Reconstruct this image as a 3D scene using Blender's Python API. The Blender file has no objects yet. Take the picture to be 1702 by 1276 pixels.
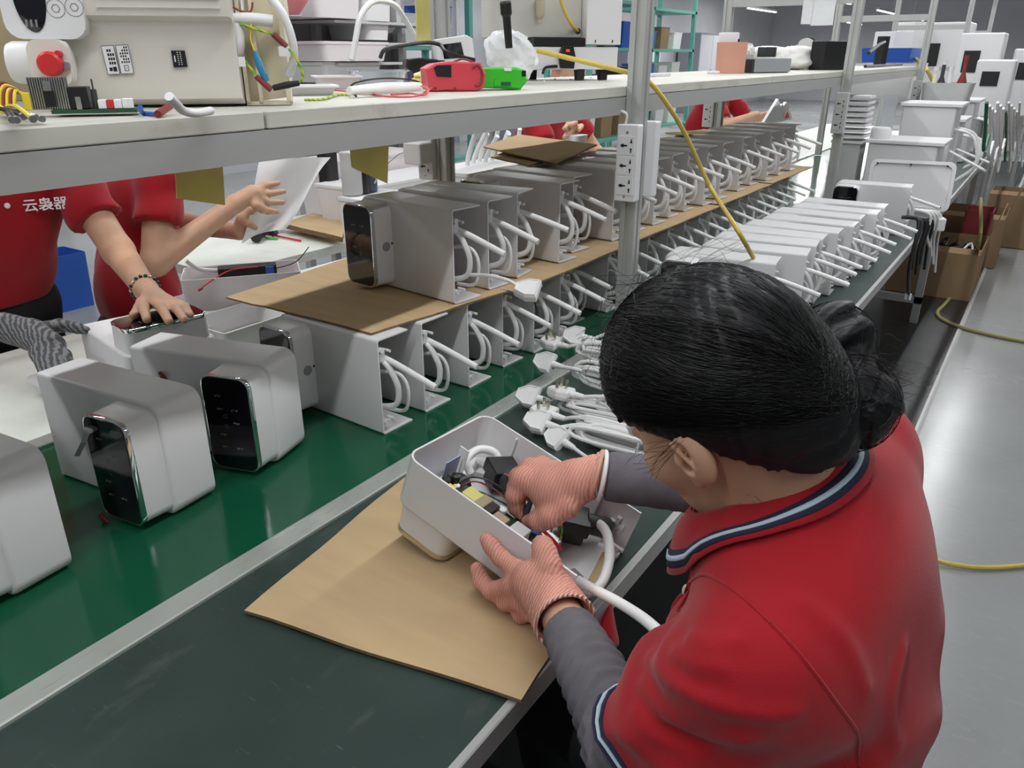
import bpy, math, random
import numpy as np
from mathutils import Matrix, Vector
random.seed(7)
rng = np.random.default_rng(7)
SC = bpy.context.scene
COL = SC.collection

# ------------------------------------------------------------------ camera
IMG_W, IMG_H, FPX = 1702.0, 1276.0, 1285.0
CAM = np.array([0.0, 0.0, 1.45])
_p = math.atan(546 / FPX)
_y = math.atan(936 / (546 * math.sin(_p) + FPX * math.cos(_p)))
_fw = np.array([-math.sin(_y), math.cos(_y), 0.0])
UPZ = np.array([0, 0, 1.0])
CF = _fw * math.cos(_p) - UPZ * math.sin(_p)
CR = np.array([math.cos(_y), math.sin(_y), 0.0])
CU = _fw * math.sin(_p) + UPZ * math.cos(_p)
cam_d = bpy.data.cameras.new('camera')
cam_d.sensor_fit = 'HORIZONTAL'; cam_d.sensor_width = 36.0
cam_d.lens = 36.0 * FPX / IMG_W
cam_d.clip_start = 0.02; cam_d.clip_end = 200
cam = bpy.data.objects.new('camera', cam_d); COL.objects.link(cam)
cam.matrix_world = Matrix(((CR[0], CU[0], -CF[0], CAM[0]), (CR[1], CU[1], -CF[1], CAM[1]), (CR[2], CU[2], -CF[2], CAM[2]), (0, 0, 0, 1)))
SC.camera = cam

# ------------------------------------------------------------------ world, exposure
SC.view_settings.view_transform = 'Standard'
SC.view_settings.look = 'None'
SC.view_settings.gamma = 1.0
SC.view_settings.use_curve_mapping = False
SC.view_settings.exposure = 0.0
WORLD_STRENGTH = 0.15
TUBE_POWER = 11.0        # watts of each area lamp in a 1.2 m tube fixture
wd = bpy.data.worlds.new('hall_ambient'); SC.world = wd; wd.use_nodes = True
bg = wd.node_tree.nodes['Background']
bg.inputs[0].default_value = (0.93, 0.96, 1.0, 1); bg.inputs[1].default_value = WORLD_STRENGTH

# ------------------------------------------------------------------ measuring helpers (photo pixel -> place in the hall)
def ray(px, py):
    d = CF * FPX + CR * (px - IMG_W / 2) - CU * (py - IMG_H / 2)
    return d / np.linalg.norm(d)
def atz(px, py, z):
    d = ray(px, py); return CAM + d * ((z - CAM[2]) / d[2])
def atx(px, py, x):
    d = ray(px, py); return CAM + d * ((x - CAM[0]) / d[0])
def aty(px, py, y):
    d = ray(px, py); return CAM + d * ((y - CAM[1]) / d[1])
def atd(px, py, dep):
    return CAM + CF * dep + CR * dep * (px - IMG_W / 2) / FPX - CU * dep * (py - IMG_H / 2) / FPX
def atp(px, py, p0, n):
    d = ray(px, py); n = np.array(n, float); p0 = np.array(p0, float)
    return CAM + d * (((p0 - CAM) @ n) / (d @ n))

# ------------------------------------------------------------------ materials
MATS = {}
def mat(name, col, rough=0.5, metal=0.0, spec=0.5, noise=0.0, nscale=20.0, bump=0.0, bscale=80.0, trans=0.0, alpha=1.0,
        emit=None, estr=0.0, coat=0.0, sss=0.0, col2=None, stretch=None, rvar=0.0, ior=1.45, sheen=0.0):
    m = bpy.data.materials.new(name); m.use_nodes = True
    nt = m.node_tree; b = nt.nodes['Principled BSDF']
    b.inputs['Base Color'].default_value = (*col, 1)
    b.inputs['Roughness'].default_value = rough
    b.inputs['Metallic'].default_value = metal
    b.inputs['Specular IOR Level'].default_value = spec
    b.inputs['IOR'].default_value = ior
    b.inputs['Transmission Weight'].default_value = trans
    b.inputs['Alpha'].default_value = alpha
    b.inputs['Coat Weight'].default_value = coat
    b.inputs['Coat Roughness'].default_value = 0.08
    b.inputs['Sheen Weight'].default_value = sheen
    if sss:
        b.inputs['Subsurface Weight'].default_value = sss
        b.inputs['Subsurface Radius'].default_value = (0.012, 0.005, 0.003)
    if emit:
        b.inputs['Emission Color'].default_value = (*emit, 1); b.inputs['Emission Strength'].default_value = estr
    src = None
    if noise or col2 or rvar or bump:
        tc = nt.nodes.new('ShaderNodeTexCoord'); mp = nt.nodes.new('ShaderNodeMapping')
        nt.links.new(tc.outputs['Object'], mp.inputs[0])
        if stretch: mp.inputs['Scale'].default_value = stretch
        src = mp.outputs[0]
    if noise or col2:
        n = nt.nodes.new('ShaderNodeTexNoise'); n.inputs['Scale'].default_value = nscale; n.inputs['Detail'].default_value = 5
        nt.links.new(src, n.inputs['Vector'])
        r = nt.nodes.new('ShaderNodeValToRGB')
        c2 = col2 if col2 else tuple(min(1, c * (1 + noise)) for c in col)
        c1 = col if col2 else tuple(c * (1 - noise) for c in col)
        r.color_ramp.elements[0].color = (*c1, 1); r.color_ramp.elements[1].color = (*c2, 1)
        r.color_ramp.elements[0].position = 0.32; r.color_ramp.elements[1].position = 0.68
        nt.links.new(n.outputs[0], r.inputs[0]); nt.links.new(r.outputs[0], b.inputs['Base Color'])
    if rvar:
        n2 = nt.nodes.new('ShaderNodeTexNoise'); n2.inputs['Scale'].default_value = nscale * 0.7; n2.inputs['Detail'].default_value = 6
        nt.links.new(src, n2.inputs['Vector'])
        mr = nt.nodes.new('ShaderNodeMapRange'); mr.inputs[1].default_value = 0.3; mr.inputs[2].default_value = 0.7
        mr.inputs[3].default_value = max(0.0, rough - rvar); mr.inputs[4].default_value = min(1, rough + rvar)
        nt.links.new(n2.outputs[0], mr.inputs[0]); nt.links.new(mr.outputs[0], b.inputs['Roughness'])
    if bump:
        n3 = nt.nodes.new('ShaderNodeTexNoise'); n3.inputs['Scale'].default_value = bscale; n3.inputs['Detail'].default_value = 4
        nt.links.new(src, n3.inputs['Vector'])
        bp = nt.nodes.new('ShaderNodeBump'); bp.inputs['Strength'].default_value = bump; bp.inputs['Distance'].default_value = 0.002
        nt.links.new(n3.outputs[0], bp.inputs['Height']); nt.links.new(bp.outputs[0], b.inputs['Normal'])
    MATS[name] = m
    return m
def stripes(name, c1, c2, scale, axis='Z', rough=0.8, bump=0.6, width=0.5, distort=0.6):
    """knitted rib: bands across one object axis, as colour and as relief"""
    m = bpy.data.materials.new(name); m.use_nodes = True; nt = m.node_tree; b = nt.nodes['Principled BSDF']
    b.inputs['Roughness'].default_value = rough; b.inputs['Specular IOR Level'].default_value = 0.2
    tc = nt.nodes.new('ShaderNodeTexCoord'); w = nt.nodes.new('ShaderNodeTexWave')
    w.wave_type = 'BANDS'; w.bands_direction = axis; w.inputs['Scale'].default_value = scale
    w.inputs['Distortion'].default_value = distort; w.inputs['Detail'].default_value = 2; w.inputs['Detail Scale'].default_value = 2
    nt.links.new(tc.outputs['Object'], w.inputs['Vector'])
    r = nt.nodes.new('ShaderNodeValToRGB'); r.color_ramp.elements[0].color = (*c1, 1); r.color_ramp.elements[1].color = (*c2, 1)
    r.color_ramp.elements[0].position = width - 0.2; r.color_ramp.elements[1].position = min(1, width + 0.3)
    nt.links.new(w.outputs['Fac'], r.inputs[0]); nt.links.new(r.outputs[0], b.inputs['Base Color'])
    bp = nt.nodes.new('ShaderNodeBump'); bp.inputs['Strength'].default_value = bump; bp.inputs['Distance'].default_value = 0.0015
    nt.links.new(w.outputs['Fac'], bp.inputs['Height']); nt.links.new(bp.outputs[0], b.inputs['Normal'])
    MATS[name] = m
    return m
M_white = mat('white_plastic', (0.74, 0.735, 0.74), 0.32, noise=0.015, nscale=6, bump=0.03, bscale=400)
M_white2 = mat('white_plastic_matt', (0.72, 0.715, 0.72), 0.5)
M_pink = mat('pinkish_white_plastic', (0.70, 0.655, 0.665), 0.45)
M_cream = mat('cream_plastic', (0.70, 0.665, 0.60), 0.4, noise=0.02, nscale=3)
M_creamy = mat('yellowed_plastic', (0.76, 0.70, 0.53), 0.4, noise=0.05, nscale=8)
M_hose = mat('white_rubber_hose', (0.80, 0.80, 0.79), 0.35)
M_clear = mat('clear_plastic', (0.9, 0.93, 0.95), 0.12, trans=0.85, ior=1.3)
M_bag = mat('crinkled_clear_bag', (0.90, 0.92, 0.93), 0.22, trans=0.30, ior=1.15, bump=1.0, bscale=45)
M_bagw = mat('white_plastic_bag', (0.86, 0.85, 0.82), 0.4, bump=1.0, bscale=35)
M_chrome = mat('chrome', (0.82, 0.83, 0.84), 0.06, metal=1.0)
M_gold = mat('brushed_gold_trim', (0.62, 0.56, 0.46), 0.25, metal=1.0)
M_glass = mat('black_glass', (0.006, 0.006, 0.009), 0.04, coat=0.6)
M_icon = mat('grey_print', (0.22, 0.22, 0.21), 0.5)
M_black = mat('black_plastic', (0.012, 0.012, 0.013), 0.4)
M_blackm = mat('black_rubber', (0.015, 0.015, 0.016), 0.7)
M_dark = mat('charcoal_plastic', (0.04, 0.042, 0.045), 0.5)
M_steel = mat('steel', (0.55, 0.56, 0.57), 0.3, metal=1.0)
M_brass = mat('brass_pin', (0.66, 0.62, 0.50), 0.25, metal=1.0)
M_alu = mat('anodised_aluminium', (0.47, 0.475, 0.46), 0.42, metal=0.35, noise=0.05, nscale=5, stretch=(1, 0.2, 1), bump=0.06, bscale=60)
M_alus = mat('aluminium_strip', (0.54, 0.57, 0.53), 0.28, metal=0.45, noise=0.05, nscale=10, stretch=(1, 0.15, 1), rvar=0.1)
M_steelrail = mat('grey_painted_rail', (0.50, 0.505, 0.50), 0.45, noise=0.05, nscale=9)
M_board = mat('laminated_shelf_board', (0.55, 0.54, 0.485), 0.5, noise=0.09, nscale=4, stretch=(6, 0.6, 6), bump=0.05, bscale=100)
M_belt = mat('green_conveyor_belt', (0.006, 0.075, 0.036), 0.13, noise=0.08, nscale=4, rvar=0.05, bump=0.03, bscale=12)
M_card = mat('cardboard', (0.52, 0.375, 0.215), 0.85, noise=0.06, nscale=5, stretch=(1, 6, 1), bump=0.1, bscale=60, spec=0.2)
M_cardd = mat('cardboard_edge', (0.20, 0.135, 0.07), 0.9, noise=0.2, nscale=60)
M_carton = mat('brown_carton', (0.30, 0.20, 0.115), 0.85, noise=0.06, nscale=5, spec=0.2)
M_red = mat('red_polo_fabric', (0.315, 0.006, 0.012), 0.78, noise=0.08, nscale=6, bump=0.25, bscale=900, spec=0.25, sheen=0.15)
M_navy = mat('navy_knit', (0.012, 0.016, 0.04), 0.8)
M_lblue = mat('pale_blue_knit', (0.42, 0.52, 0.60), 0.8)
M_skin = mat('skin', (0.56, 0.33, 0.215), 0.5, noise=0.06, nscale=18, sss=0.08, bump=0.08, bscale=300)
M_hair = mat('black_hair', (0.005, 0.005, 0.006), 0.46, spec=0.32, bump=0.3, bscale=40, stretch=(1, 5, 9))
M_strand = mat('hair_strand', (0.005, 0.005, 0.0055), 0.48, spec=0.32)
M_sleeve = mat('grey_arm_sleeve', (0.125, 0.118, 0.13), 0.9, noise=0.10, nscale=45, bump=0.35, bscale=500, spec=0.2)
M_glove = stripes('salmon_knit_glove', (0.60, 0.25, 0.185), (0.68, 0.36, 0.285), 70, 'X', 0.9, 0.5, 0.45, 2.2)
M_glover = stripes('salmon_rib_cuff', (0.62, 0.23, 0.17), (0.80, 0.66, 0.58), 75, 'X', 0.9, 1.0, 0.5, 0.5)
M_gloveg = stripes('grey_knit_glove', (0.09, 0.09, 0.095), (0.24, 0.24, 0.245), 34, 'DIAGONAL', 0.9, 0.7, 0.5, 4)
M_pants = mat('black_trousers', (0.010, 0.011, 0.014), 0.85, bump=0.1)
M_yellow = mat('yellow_hose', (0.62, 0.47, 0.10), 0.4, noise=0.06, nscale=30)
M_ysheet = mat('yellow_sheet', (0.84, 0.77, 0.30), 0.6, noise=0.05, trans=0.35, ior=1.1)
M_floor = mat('grey_epoxy_floor', (0.30, 0.31, 0.305), 0.24, noise=0.09, nscale=1.3, rvar=0.08, bump=0.04, bscale=5)
M_wall = mat('grey_wall', (0.58, 0.58, 0.61), 0.7, noise=0.03, nscale=2)
M_ceil = mat('hall_ceiling', (0.62, 0.63, 0.63), 0.8)
M_teal = mat('teal_rack_paint', (0.13, 0.40, 0.33), 0.5)
M_blue = mat('blue_plastic', (0.03, 0.12, 0.52), 0.4)
M_redp = mat('red_plastic', (0.62, 0.03, 0.035), 0.35)
M_pinkp = mat('rose_red_plastic', (0.60, 0.06, 0.08), 0.4)
M_green = mat('bright_green_plastic', (0.05, 0.48, 0.03), 0.35)
M_dgreen = mat('dark_green_plastic', (0.01, 0.10, 0.05), 0.4)
M_yel = mat('yellow_plastic', (0.75, 0.60, 0.04), 0.45)
M_maroon = mat('maroon_sleeve', (0.22, 0.03, 0.03), 0.5)
M_lpink = mat('pink_cup', (0.60, 0.30, 0.22), 0.5, noise=0.05, nscale=8)
M_paper = mat('white_paper', (0.80, 0.79, 0.80), 0.7)
M_foam = mat('white_foam_mat', (0.74, 0.76, 0.70), 0.7, noise=0.04, nscale=12, bump=0.3, bscale=60)
M_pcb = mat('circuit_board', (0.02, 0.07, 0.035), 0.45)
M_tan = mat('tan_board', (0.42, 0.345, 0.21), 0.7, noise=0.05, nscale=4)
M_lamp = mat('lit_diffuser', (0.9, 0.9, 0.9), 0.4, emit=(0.95, 0.98, 1.0), estr=5.0)
M_led = mat('lit_red_switch', (0.6, 0.02, 0.01), 0.4, emit=(1.0, 0.06, 0.03), estr=0.8)
M_table = mat('dark_green_rubber_mat', (0.028, 0.046, 0.040), 0.30, col2=(0.042, 0.066, 0.058), nscale=3.0, rvar=0.09, bump=0.14, bscale=38)
def wear(m, scale, stretch, lo, hi, col):
    """fine pale scuffs and lint over an existing material"""
    nt = m.node_tree; b = nt.nodes['Principled BSDF']; tc = nt.nodes.new('ShaderNodeTexCoord'); mp = nt.nodes.new('ShaderNodeMapping')
    mp.inputs['Scale'].default_value = stretch; mp.inputs['Rotation'].default_value = (0, 0, 0.6)
    n = nt.nodes.new('ShaderNodeTexNoise'); n.inputs['Scale'].default_value = scale; n.inputs['Detail'].default_value = 8; n.inputs['Roughness'].default_value = 0.65
    r = nt.nodes.new('ShaderNodeValToRGB'); r.color_ramp.elements[0].position = lo; r.color_ramp.elements[1].position = hi
    mx = nt.nodes.new('ShaderNodeMix'); mx.data_type = 'RGBA'; mx.inputs['B'].default_value = (*col, 1)
    old = b.inputs['Base Color'].links[0].from_socket
    nt.links.new(tc.outputs['Object'], mp.inputs[0]); nt.links.new(mp.outputs[0], n.inputs['Vector']); nt.links.new(n.outputs[0], r.inputs[0])
    nt.links.new(r.outputs[0], mx.inputs['Factor']); nt.links.new(old, mx.inputs['A']); nt.links.new(mx.outputs['Result'], b.inputs['Base Color'])
wear(M_table, 26, (1, 5, 1), 0.64, 0.78, (0.12, 0.14, 0.13))
wear(M_table, 9, (3, 1, 1), 0.60, 0.80, (0.075, 0.095, 0.088))
wear(M_board, 7, (4, 1, 1), 0.56, 0.75, (0.40, 0.37, 0.29))
wear(M_alus, 18, (6, 1, 1), 0.60, 0.75, (0.38, 0.40, 0.36))
wear(M_floor, 14, (1, 4, 1), 0.55, 0.95, (0.38, 0.39, 0.38))
M_tape = mat('smoky_tape', (0.3, 0.31, 0.33), 0.2)
M_wyg = stripes('yellow_green_wire', (0.55, 0.55, 0.03), (0.10, 0.36, 0.05), 60, 'DIAGONAL', 0.4, 0.1, 0.6, 1)

# ------------------------------------------------------------------ object helpers
def link(o, parent=None):
    COL.objects.link(o)
    if parent is not None: o.parent = parent
    return o
def tag(o, label, cat, group=None, kind=None):
    o['label'] = label
    if cat: o['category'] = cat
    if group: o['group'] = group
    if kind: o['kind'] = kind
    return o
def struct(o, label=None):
    o['kind'] = 'structure'
    if label: o['label'] = label
    return o
def thing(name, label, cat, loc=(0, 0, 0), rotz=0.0, group=None, mtx=None):
    o = bpy.data.objects.new(name, None); COL.objects.link(o)
    o.empty_display_size = 0.05
    if mtx is not None: o.matrix_world = mtx
    else:
        o.location = [float(v) for v in loc]; o.rotation_euler = (0, 0, rotz)
    return tag(o, label, cat, group)
def mesh_obj(name, verts, faces, m, parent=None, smooth=False, loc=None, rot=None):
    me = bpy.data.meshes.new(name)
    me.from_pydata([tuple(map(float, v)) for v in verts], [], [tuple(int(i) for i in f) for f in faces])
    me.validate(); me.update()
    if smooth:
        me.polygons.foreach_set('use_smooth', [True] * len(me.polygons))
        if smooth != 'all':
            try: me.set_sharp_from_angle(angle=math.radians(38))
            except Exception: pass
    me.materials.append(m)
    o = bpy.data.objects.new(name, me); link(o, parent)
    if loc is not None: o.location = [float(v) for v in loc]
    if rot is not None: o.rotation_euler = rot
    return o
def copy_tree(o, parent=None):
    c = o.copy(); COL.objects.link(c); c.parent = parent
    for ch in list(o.children): copy_tree(ch, c)
    return c
class MB:
    """collects shapes of ONE part, then becomes one mesh object"""
    def __init__(s): s.v = []; s.f = []
    def add(s, v, f, M=None):
        n = len(s.v)
        if M is not None:
            M = np.array(M); v = [tuple(M[:3, :3] @ np.array(p, float) + M[:3, 3]) for p in v]
        s.v += [tuple(p) for p in v]; s.f += [tuple(i + n for i in q) for q in f]
        return s
    def box(s, x0, x1, y0, y1, z0, z1, M=None):
        v = [(x0, y0, z0), (x1, y0, z0), (x1, y1, z0), (x0, y1, z0), (x0, y0, z1), (x1, y0, z1), (x1, y1, z1), (x0, y1, z1)]
        return s.add(v, [(0, 3, 2, 1), (4, 5, 6, 7), (0, 1, 5, 4), (1, 2, 6, 5), (2, 3, 7, 6), (3, 0, 4, 7)], M)
    def rbox(s, x0, x1, y0, y1, z0, z1, r=0.004, seg=3, M=None):
        """box rounded round its z edges and chamfered at top and bottom"""
        out = rrect(x0, x1, y0, y1, r, seg); c = min(r * 0.5, (z1 - z0) * 0.3)
        ins = rrect(x0 + c, x1 - c, y0 + c, y1 - c, max(r - c, r * 0.3), seg)
        rings = [[(*p, z0) for p in ins], [(*p, z0 + c) for p in out], [(*p, z1 - c) for p in out], [(*p, z1) for p in ins]]
        return s.loft(rings, True, True, True, M)
    def loft(s, rings, closed=True, cap0=True, cap1=True, M=None):
        n = len(rings[0]); v = [p for r in rings for p in r]; f = []
        for i in range(len(rings) - 1):
            for j in range(n if closed else n - 1):
                k = (j + 1) % n
                f.append((i * n + j, i * n + k, (i + 1) * n + k, (i + 1) * n + j))
        if cap0: f.append(tuple(range(n - 1, -1, -1)))
        if cap1: f.append(tuple((len(rings) - 1) * n + j for j in range(n)))
        return s.add(v, f, M)
    def tube(s, pts, r, n=8, sub=0, cap=True):
        pts = [np.array(p, float) for p in pts]
        if sub: pts, rr = spline(pts, sub, r if isinstance(r, (list, tuple)) else None)
        else: rr = list(r) if isinstance(r, (list, tuple)) else None
        if rr is None: rr = [r] * len(pts)
        rings = []; T0 = None; N = None
        for i, p in enumerate(pts):
            a = pts[max(0, i - 1)]; b = pts[min(len(pts) - 1, i + 1)]
            T = b - a; T = T / (np.linalg.norm(T) + 1e-12)
            if N is None:
                h = np.array([0, 0, 1.0]) if abs(T[2]) < 0.9 else np.array([1.0, 0, 0])
                N = np.cross(T, h)
            N = N - T * (N @ T); N = N / (np.linalg.norm(N) + 1e-12); B = np.cross(T, N)
            rings.append([tuple(p + rr[i] * (math.cos(2 * math.pi * k / n) * N + math.sin(2 * math.pi * k / n) * B)) for k in range(n)])
        return s.loft(rings, True, cap, cap)
    def lathe(s, prof, n=20, M=None, cap0=True, cap1=True):
        rings = [[(r * math.cos(2 * math.pi * k / n), r * math.sin(2 * math.pi * k / n), z) for k in range(n)] for r, z in prof]
        return s.loft(rings, True, cap0, cap1, M)
    def prism(s, poly, z0, z1, M=None):
        return s.loft([[(x, y, z0) for x, y in poly], [(x, y, z1) for x, y in poly]], True, True, True, M)
    def obj(s, name, m, parent=None, smooth=False, loc=None, rot=None):
        return mesh_obj(name, s.v, s.f, m, parent, smooth, loc, rot)
def rrect(x0, x1, y0, y1, r, seg=4):
    out = []
    for cx, cy, a0 in ((x1 - r, y1 - r, 0), (x0 + r, y1 - r, 90), (x0 + r, y0 + r, 180), (x1 - r, y0 + r, 270)):
        for i in range(seg + 1):
            a = math.radians(a0 + 90 * i / seg); out.append((cx + r * math.cos(a), cy + r * math.sin(a)))
    return out
def spline(pts, sub, rad=None):
    pts = [np.array(p, float) for p in pts]; n = len(pts); out = []; rr = []
    for i in range(n - 1):
        p0 = pts[max(0, i - 1)]; p1 = pts[i]; p2 = pts[i + 1]; p3 = pts[min(n - 1, i + 2)]
        for k in range(sub):
            t = k / sub
            out.append(0.5 * ((2 * p1) + (-p0 + p2) * t + (2 * p0 - 5 * p1 + 4 * p2 - p3) * t * t + (-p0 + 3 * p1 - 3 * p2 + p3) * t ** 3))
            if rad: rr.append(rad[i] * (1 - t) + rad[i + 1] * t)
    out.append(pts[-1])
    if rad: rr.append(rad[-1])
    return out, (rr if rad else None)
def tube_obj(name, pts, r, m, parent=None, n=8, sub=6):
    return MB().tube(pts, r, n, sub).obj(name, m, parent, smooth=True)
def frame_mtx(o, x, y, z):
    return Matrix(((x[0], y[0], z[0], o[0]), (x[1], y[1], z[1], o[1]), (x[2], y[2], z[2], o[2]), (0, 0, 0, 1)))
def T(x=0, y=0, z=0, rz=0, rx=0, ry=0):
    return np.array(Matrix.Translation((x, y, z)) @ Matrix.Rotation(rz, 4, 'Z') @ Matrix.Rotation(ry, 4, 'Y') @ Matrix.Rotation(rx, 4, 'X'))
def text_obj(name, body, size, m, parent, mtx, depth=0.0002, bold=0.0):
    cu = bpy.data.curves.new(name, 'FONT'); cu.body = body; cu.size = size; cu.extrude = depth; cu.offset = bold
    cu.align_x = 'CENTER'; cu.align_y = 'CENTER'; cu.resolution_u = 3
    t = bpy.data.objects.new(name, cu); COL.objects.link(t)
    dg = bpy.context.evaluated_depsgraph_get()
    me = bpy.data.meshes.new_from_object(t.evaluated_get(dg))
    bpy.data.objects.remove(t); bpy.data.curves.remove(cu)
    me.materials.clear(); me.materials.append(m)
    o = bpy.data.objects.new(name, me); link(o, parent); o.matrix_local = mtx
    return o

# ------------------------------------------------------------------ signed-distance modelling for bodies, cloth and hair
def cone(P, a, b, ra, rb):
    a = np.array(a, float); b = np.array(b, float); ba = b - a; pa = P - a
    h = np.clip((pa @ ba) / (ba @ ba), 0, 1)
    return np.linalg.norm(pa - h[:, None] * ba, axis=1) - (ra + (rb - ra) * h)
def ell(P, c, r, A=None):
    q = P - np.array(c, float)
    if A is not None: q = q @ np.array(A, float).T
    r = np.array(r, float); k0 = np.linalg.norm(q / r, axis=1); k1 = np.linalg.norm(q / (r * r), axis=1)
    return k0 * (k0 - 1.0) / (k1 + 1e-9)
def smin(a, b, k):
    h = np.clip(0.5 + 0.5 * (b - a) / k, 0, 1)
    return b * (1 - h) + a * h - k * h * (1 - h)
def smax(a, b, k): return -smin(-a, -b, k)
def half(P, p, n):
    n = np.array(n, float); n /= np.linalg.norm(n); return (P - np.array(p, float)) @ n
def sdf_mesh(name, fn, lo, hi, h, m, parent=None, relax=2, fine=None):
    lo = np.array(lo, float); hi = np.array(hi, float); ax = []
    for i in range(3):
        if fine is None: ax.append(lo[i] + h * np.arange(int(np.ceil((hi[i] - lo[i]) / h)) + 1)); continue
        c, r, k = fine; a, q = [], lo[i]                     # closer planes around the point c
        while q < hi[i] + h: a.append(q); q += h / k if abs(q - c[i]) < r else h
        ax.append(np.array(a))
    n = np.array([len(a) for a in ax])
    V = np.empty(n)
    Y, Z = np.meshgrid(ax[1], ax[2], indexing='ij'); yz = np.stack([Y.ravel(), Z.ravel()], 1)
    step = max(1, int(400000 / len(yz)))
    for i in range(0, n[0], step):
        xs = ax[0][i:i + step]
        P = np.empty((len(xs) * len(yz), 3)); P[:, 0] = np.repeat(xs, len(yz)); P[:, 1:] = np.tile(yz, (len(xs), 1))
        V[i:i + step] = fn(P).reshape(len(xs), n[1], n[2])
    V[0] = V[-1] = 1; V[:, 0] = V[:, -1] = 1; V[:, :, 0] = V[:, :, -1] = 1
    S = V < 0; cs = n - 1
    cnt = np.zeros(cs); acc = np.zeros((*cs, 3))
    for a in range(3):
        s0 = [slice(None)] * 3; s1 = [slice(None)] * 3; s0[a] = slice(0, -1); s1[a] = slice(1, None)
        v0 = V[tuple(s0)]; v1 = V[tuple(s1)]; cr = S[tuple(s0)] != S[tuple(s1)]
        t = np.where(cr, v0 / np.where(cr, v0 - v1, 1), 0)
        o = [i for i in range(3) if i != a]
        for d0 in (0, 1):
            for d1 in (0, 1):
                sl = [slice(None)] * 3; sl[o[0]] = slice(d0, d0 + cs[o[0]]); sl[o[1]] = slice(d1, d1 + cs[o[1]])
                c = cr[tuple(sl)]; cnt += c
                acc[..., a] += np.where(c, t[tuple(sl)], 0); acc[..., o[0]] += c * d0; acc[..., o[1]] += c * d1
    act = cnt > 0; idx = np.full(cs, -1); idx[act] = np.arange(act.sum())
    cell = np.stack(np.nonzero(act), 1); fi = cell + acc[act] / cnt[act][:, None]; verts = np.stack([np.interp(fi[:, i], np.arange(n[i]), ax[i]) for i in range(3)], 1)
    faces = []
    for a in range(3):
        b, c = (a + 1) % 3, (a + 2) % 3
        s0 = [slice(None)] * 3; s1 = [slice(None)] * 3; s0[a] = slice(0, -1); s1[a] = slice(1, None)
        cr = S[tuple(s0)] != S[tuple(s1)]; e = np.stack(np.nonzero(cr), 1)
        e = e[(e[:, b] > 0) & (e[:, b] < n[b] - 1) & (e[:, c] > 0) & (e[:, c] < n[c] - 1)]
        def g(db, dc):
            q = e.copy(); q[:, b] += db; q[:, c] += dc; return idx[q[:, 0], q[:, 1], q[:, 2]]
        quad = np.stack([g(-1, -1), g(0, -1), g(0, 0), g(-1, 0)], 1)
        fl = S[e[:, 0], e[:, 1], e[:, 2]]; quad[~fl] = quad[~fl][:, ::-1]
        faces.append(quad)
    faces = np.concatenate(faces)
    for _ in range(relax):
        sm = np.zeros_like(verts); c = np.zeros(len(verts))
        for k in range(4):
            np.add.at(sm, faces[:, k], verts[faces[:, (k + 1) % 4]]); np.add.at(c, faces[:, k], 1)
            np.add.at(sm, faces[:, k], verts[faces[:, (k + 3) % 4]]); np.add.at(c, faces[:, k], 1)
        verts = 0.5 * verts + 0.5 * sm / np.maximum(c, 1)[:, None]
    me = bpy.data.meshes.new(name)
    me.vertices.add(len(verts)); me.vertices.foreach_set('co', verts.ravel())
    me.loops.add(faces.size); me.loops.foreach_set('vertex_index', faces.ravel().astype(np.int32))
    me.polygons.add(len(faces)); me.polygons.foreach_set('loop_start', np.arange(0, faces.size, 4, dtype=np.int32))
    me.update(calc_edges=True); me.validate()
    me.polygons.foreach_set('use_smooth', np.ones(len(me.polygons), bool))
    me.materials.append(m)
    o = bpy.data.objects.new(name, me); link(o, parent)
    return o

# ------------------------------------------------------------------ tube lamps over both sides of the line (the hall's own light), and a row added to brighten the wall
def tube_light(x, y, z, ln, label, group, k=1.0):
    t = thing('tube_light', label, 'light', (x, y, z), 0, group)
    MB().rbox(-0.03, 0.03, -ln / 2, ln / 2, 0.02, 0.06, 0.008).obj('housing', M_steelrail, t)
    MB().rbox(-0.022, 0.022, -ln / 2 + 0.02, ln / 2 - 0.02, 0.0, 0.0199, 0.008).obj('diffuser', M_lamp, t)
    for s in (-1, 1):
        MB().tube([(0, s * ln * 0.4, 0.06), (0, s * ln * 0.4, 3.6 - z)], 0.003, 6).obj('hanger', M_steel, t)
    L = bpy.data.lights.new('tube_glow', 'AREA'); L.shape = 'RECTANGLE'; L.size = 0.05; L.size_y = ln; L.energy = TUBE_POWER * k * ln / 1.2
    L.color = (0.97, 0.985, 1.0)
    lo = bpy.data.objects.new('tube_glow', L); link(lo, t); lo.location = (0, 0, -0.006)
    return t
NTH = ['first', 'second', 'third', 'fourth', 'fifth', 'sixth', 'seventh', 'eighth', 'ninth']
for i in range(9):
    tube_light(-0.30, -1.2 + i * 2.0, 2.62, 1.9, f'slim LED tube lamp over the near side of the line, {NTH[i]} from the near end', 'tube lamps over the near side')
    tube_light(-2.06, -1.2 + i * 2.0, 2.62, 1.9, f'slim LED tube lamp over the far side of the line, {NTH[i]} from the near end', 'tube lamps over the far side')
for i in range(6):
    tube_light(-7.2, 3.0 + i * 4.0, 3.0, 1.9, f'added slim LED tube lamp brightening the hall wall, {NTH[i]} from the near end', 'added lamps before the wall', 3.0)  # unseen lamp row, added because the hall wall came out too dark
    tube_light((-3.6, -5.6)[i % 2], 15.5 + 2.2 * i, 2.30, 1.9, f'slim LED tube lamp at the far end of the hall, {NTH[i]} from the line', 'tube lamps at the far end', 2.5)
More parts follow.
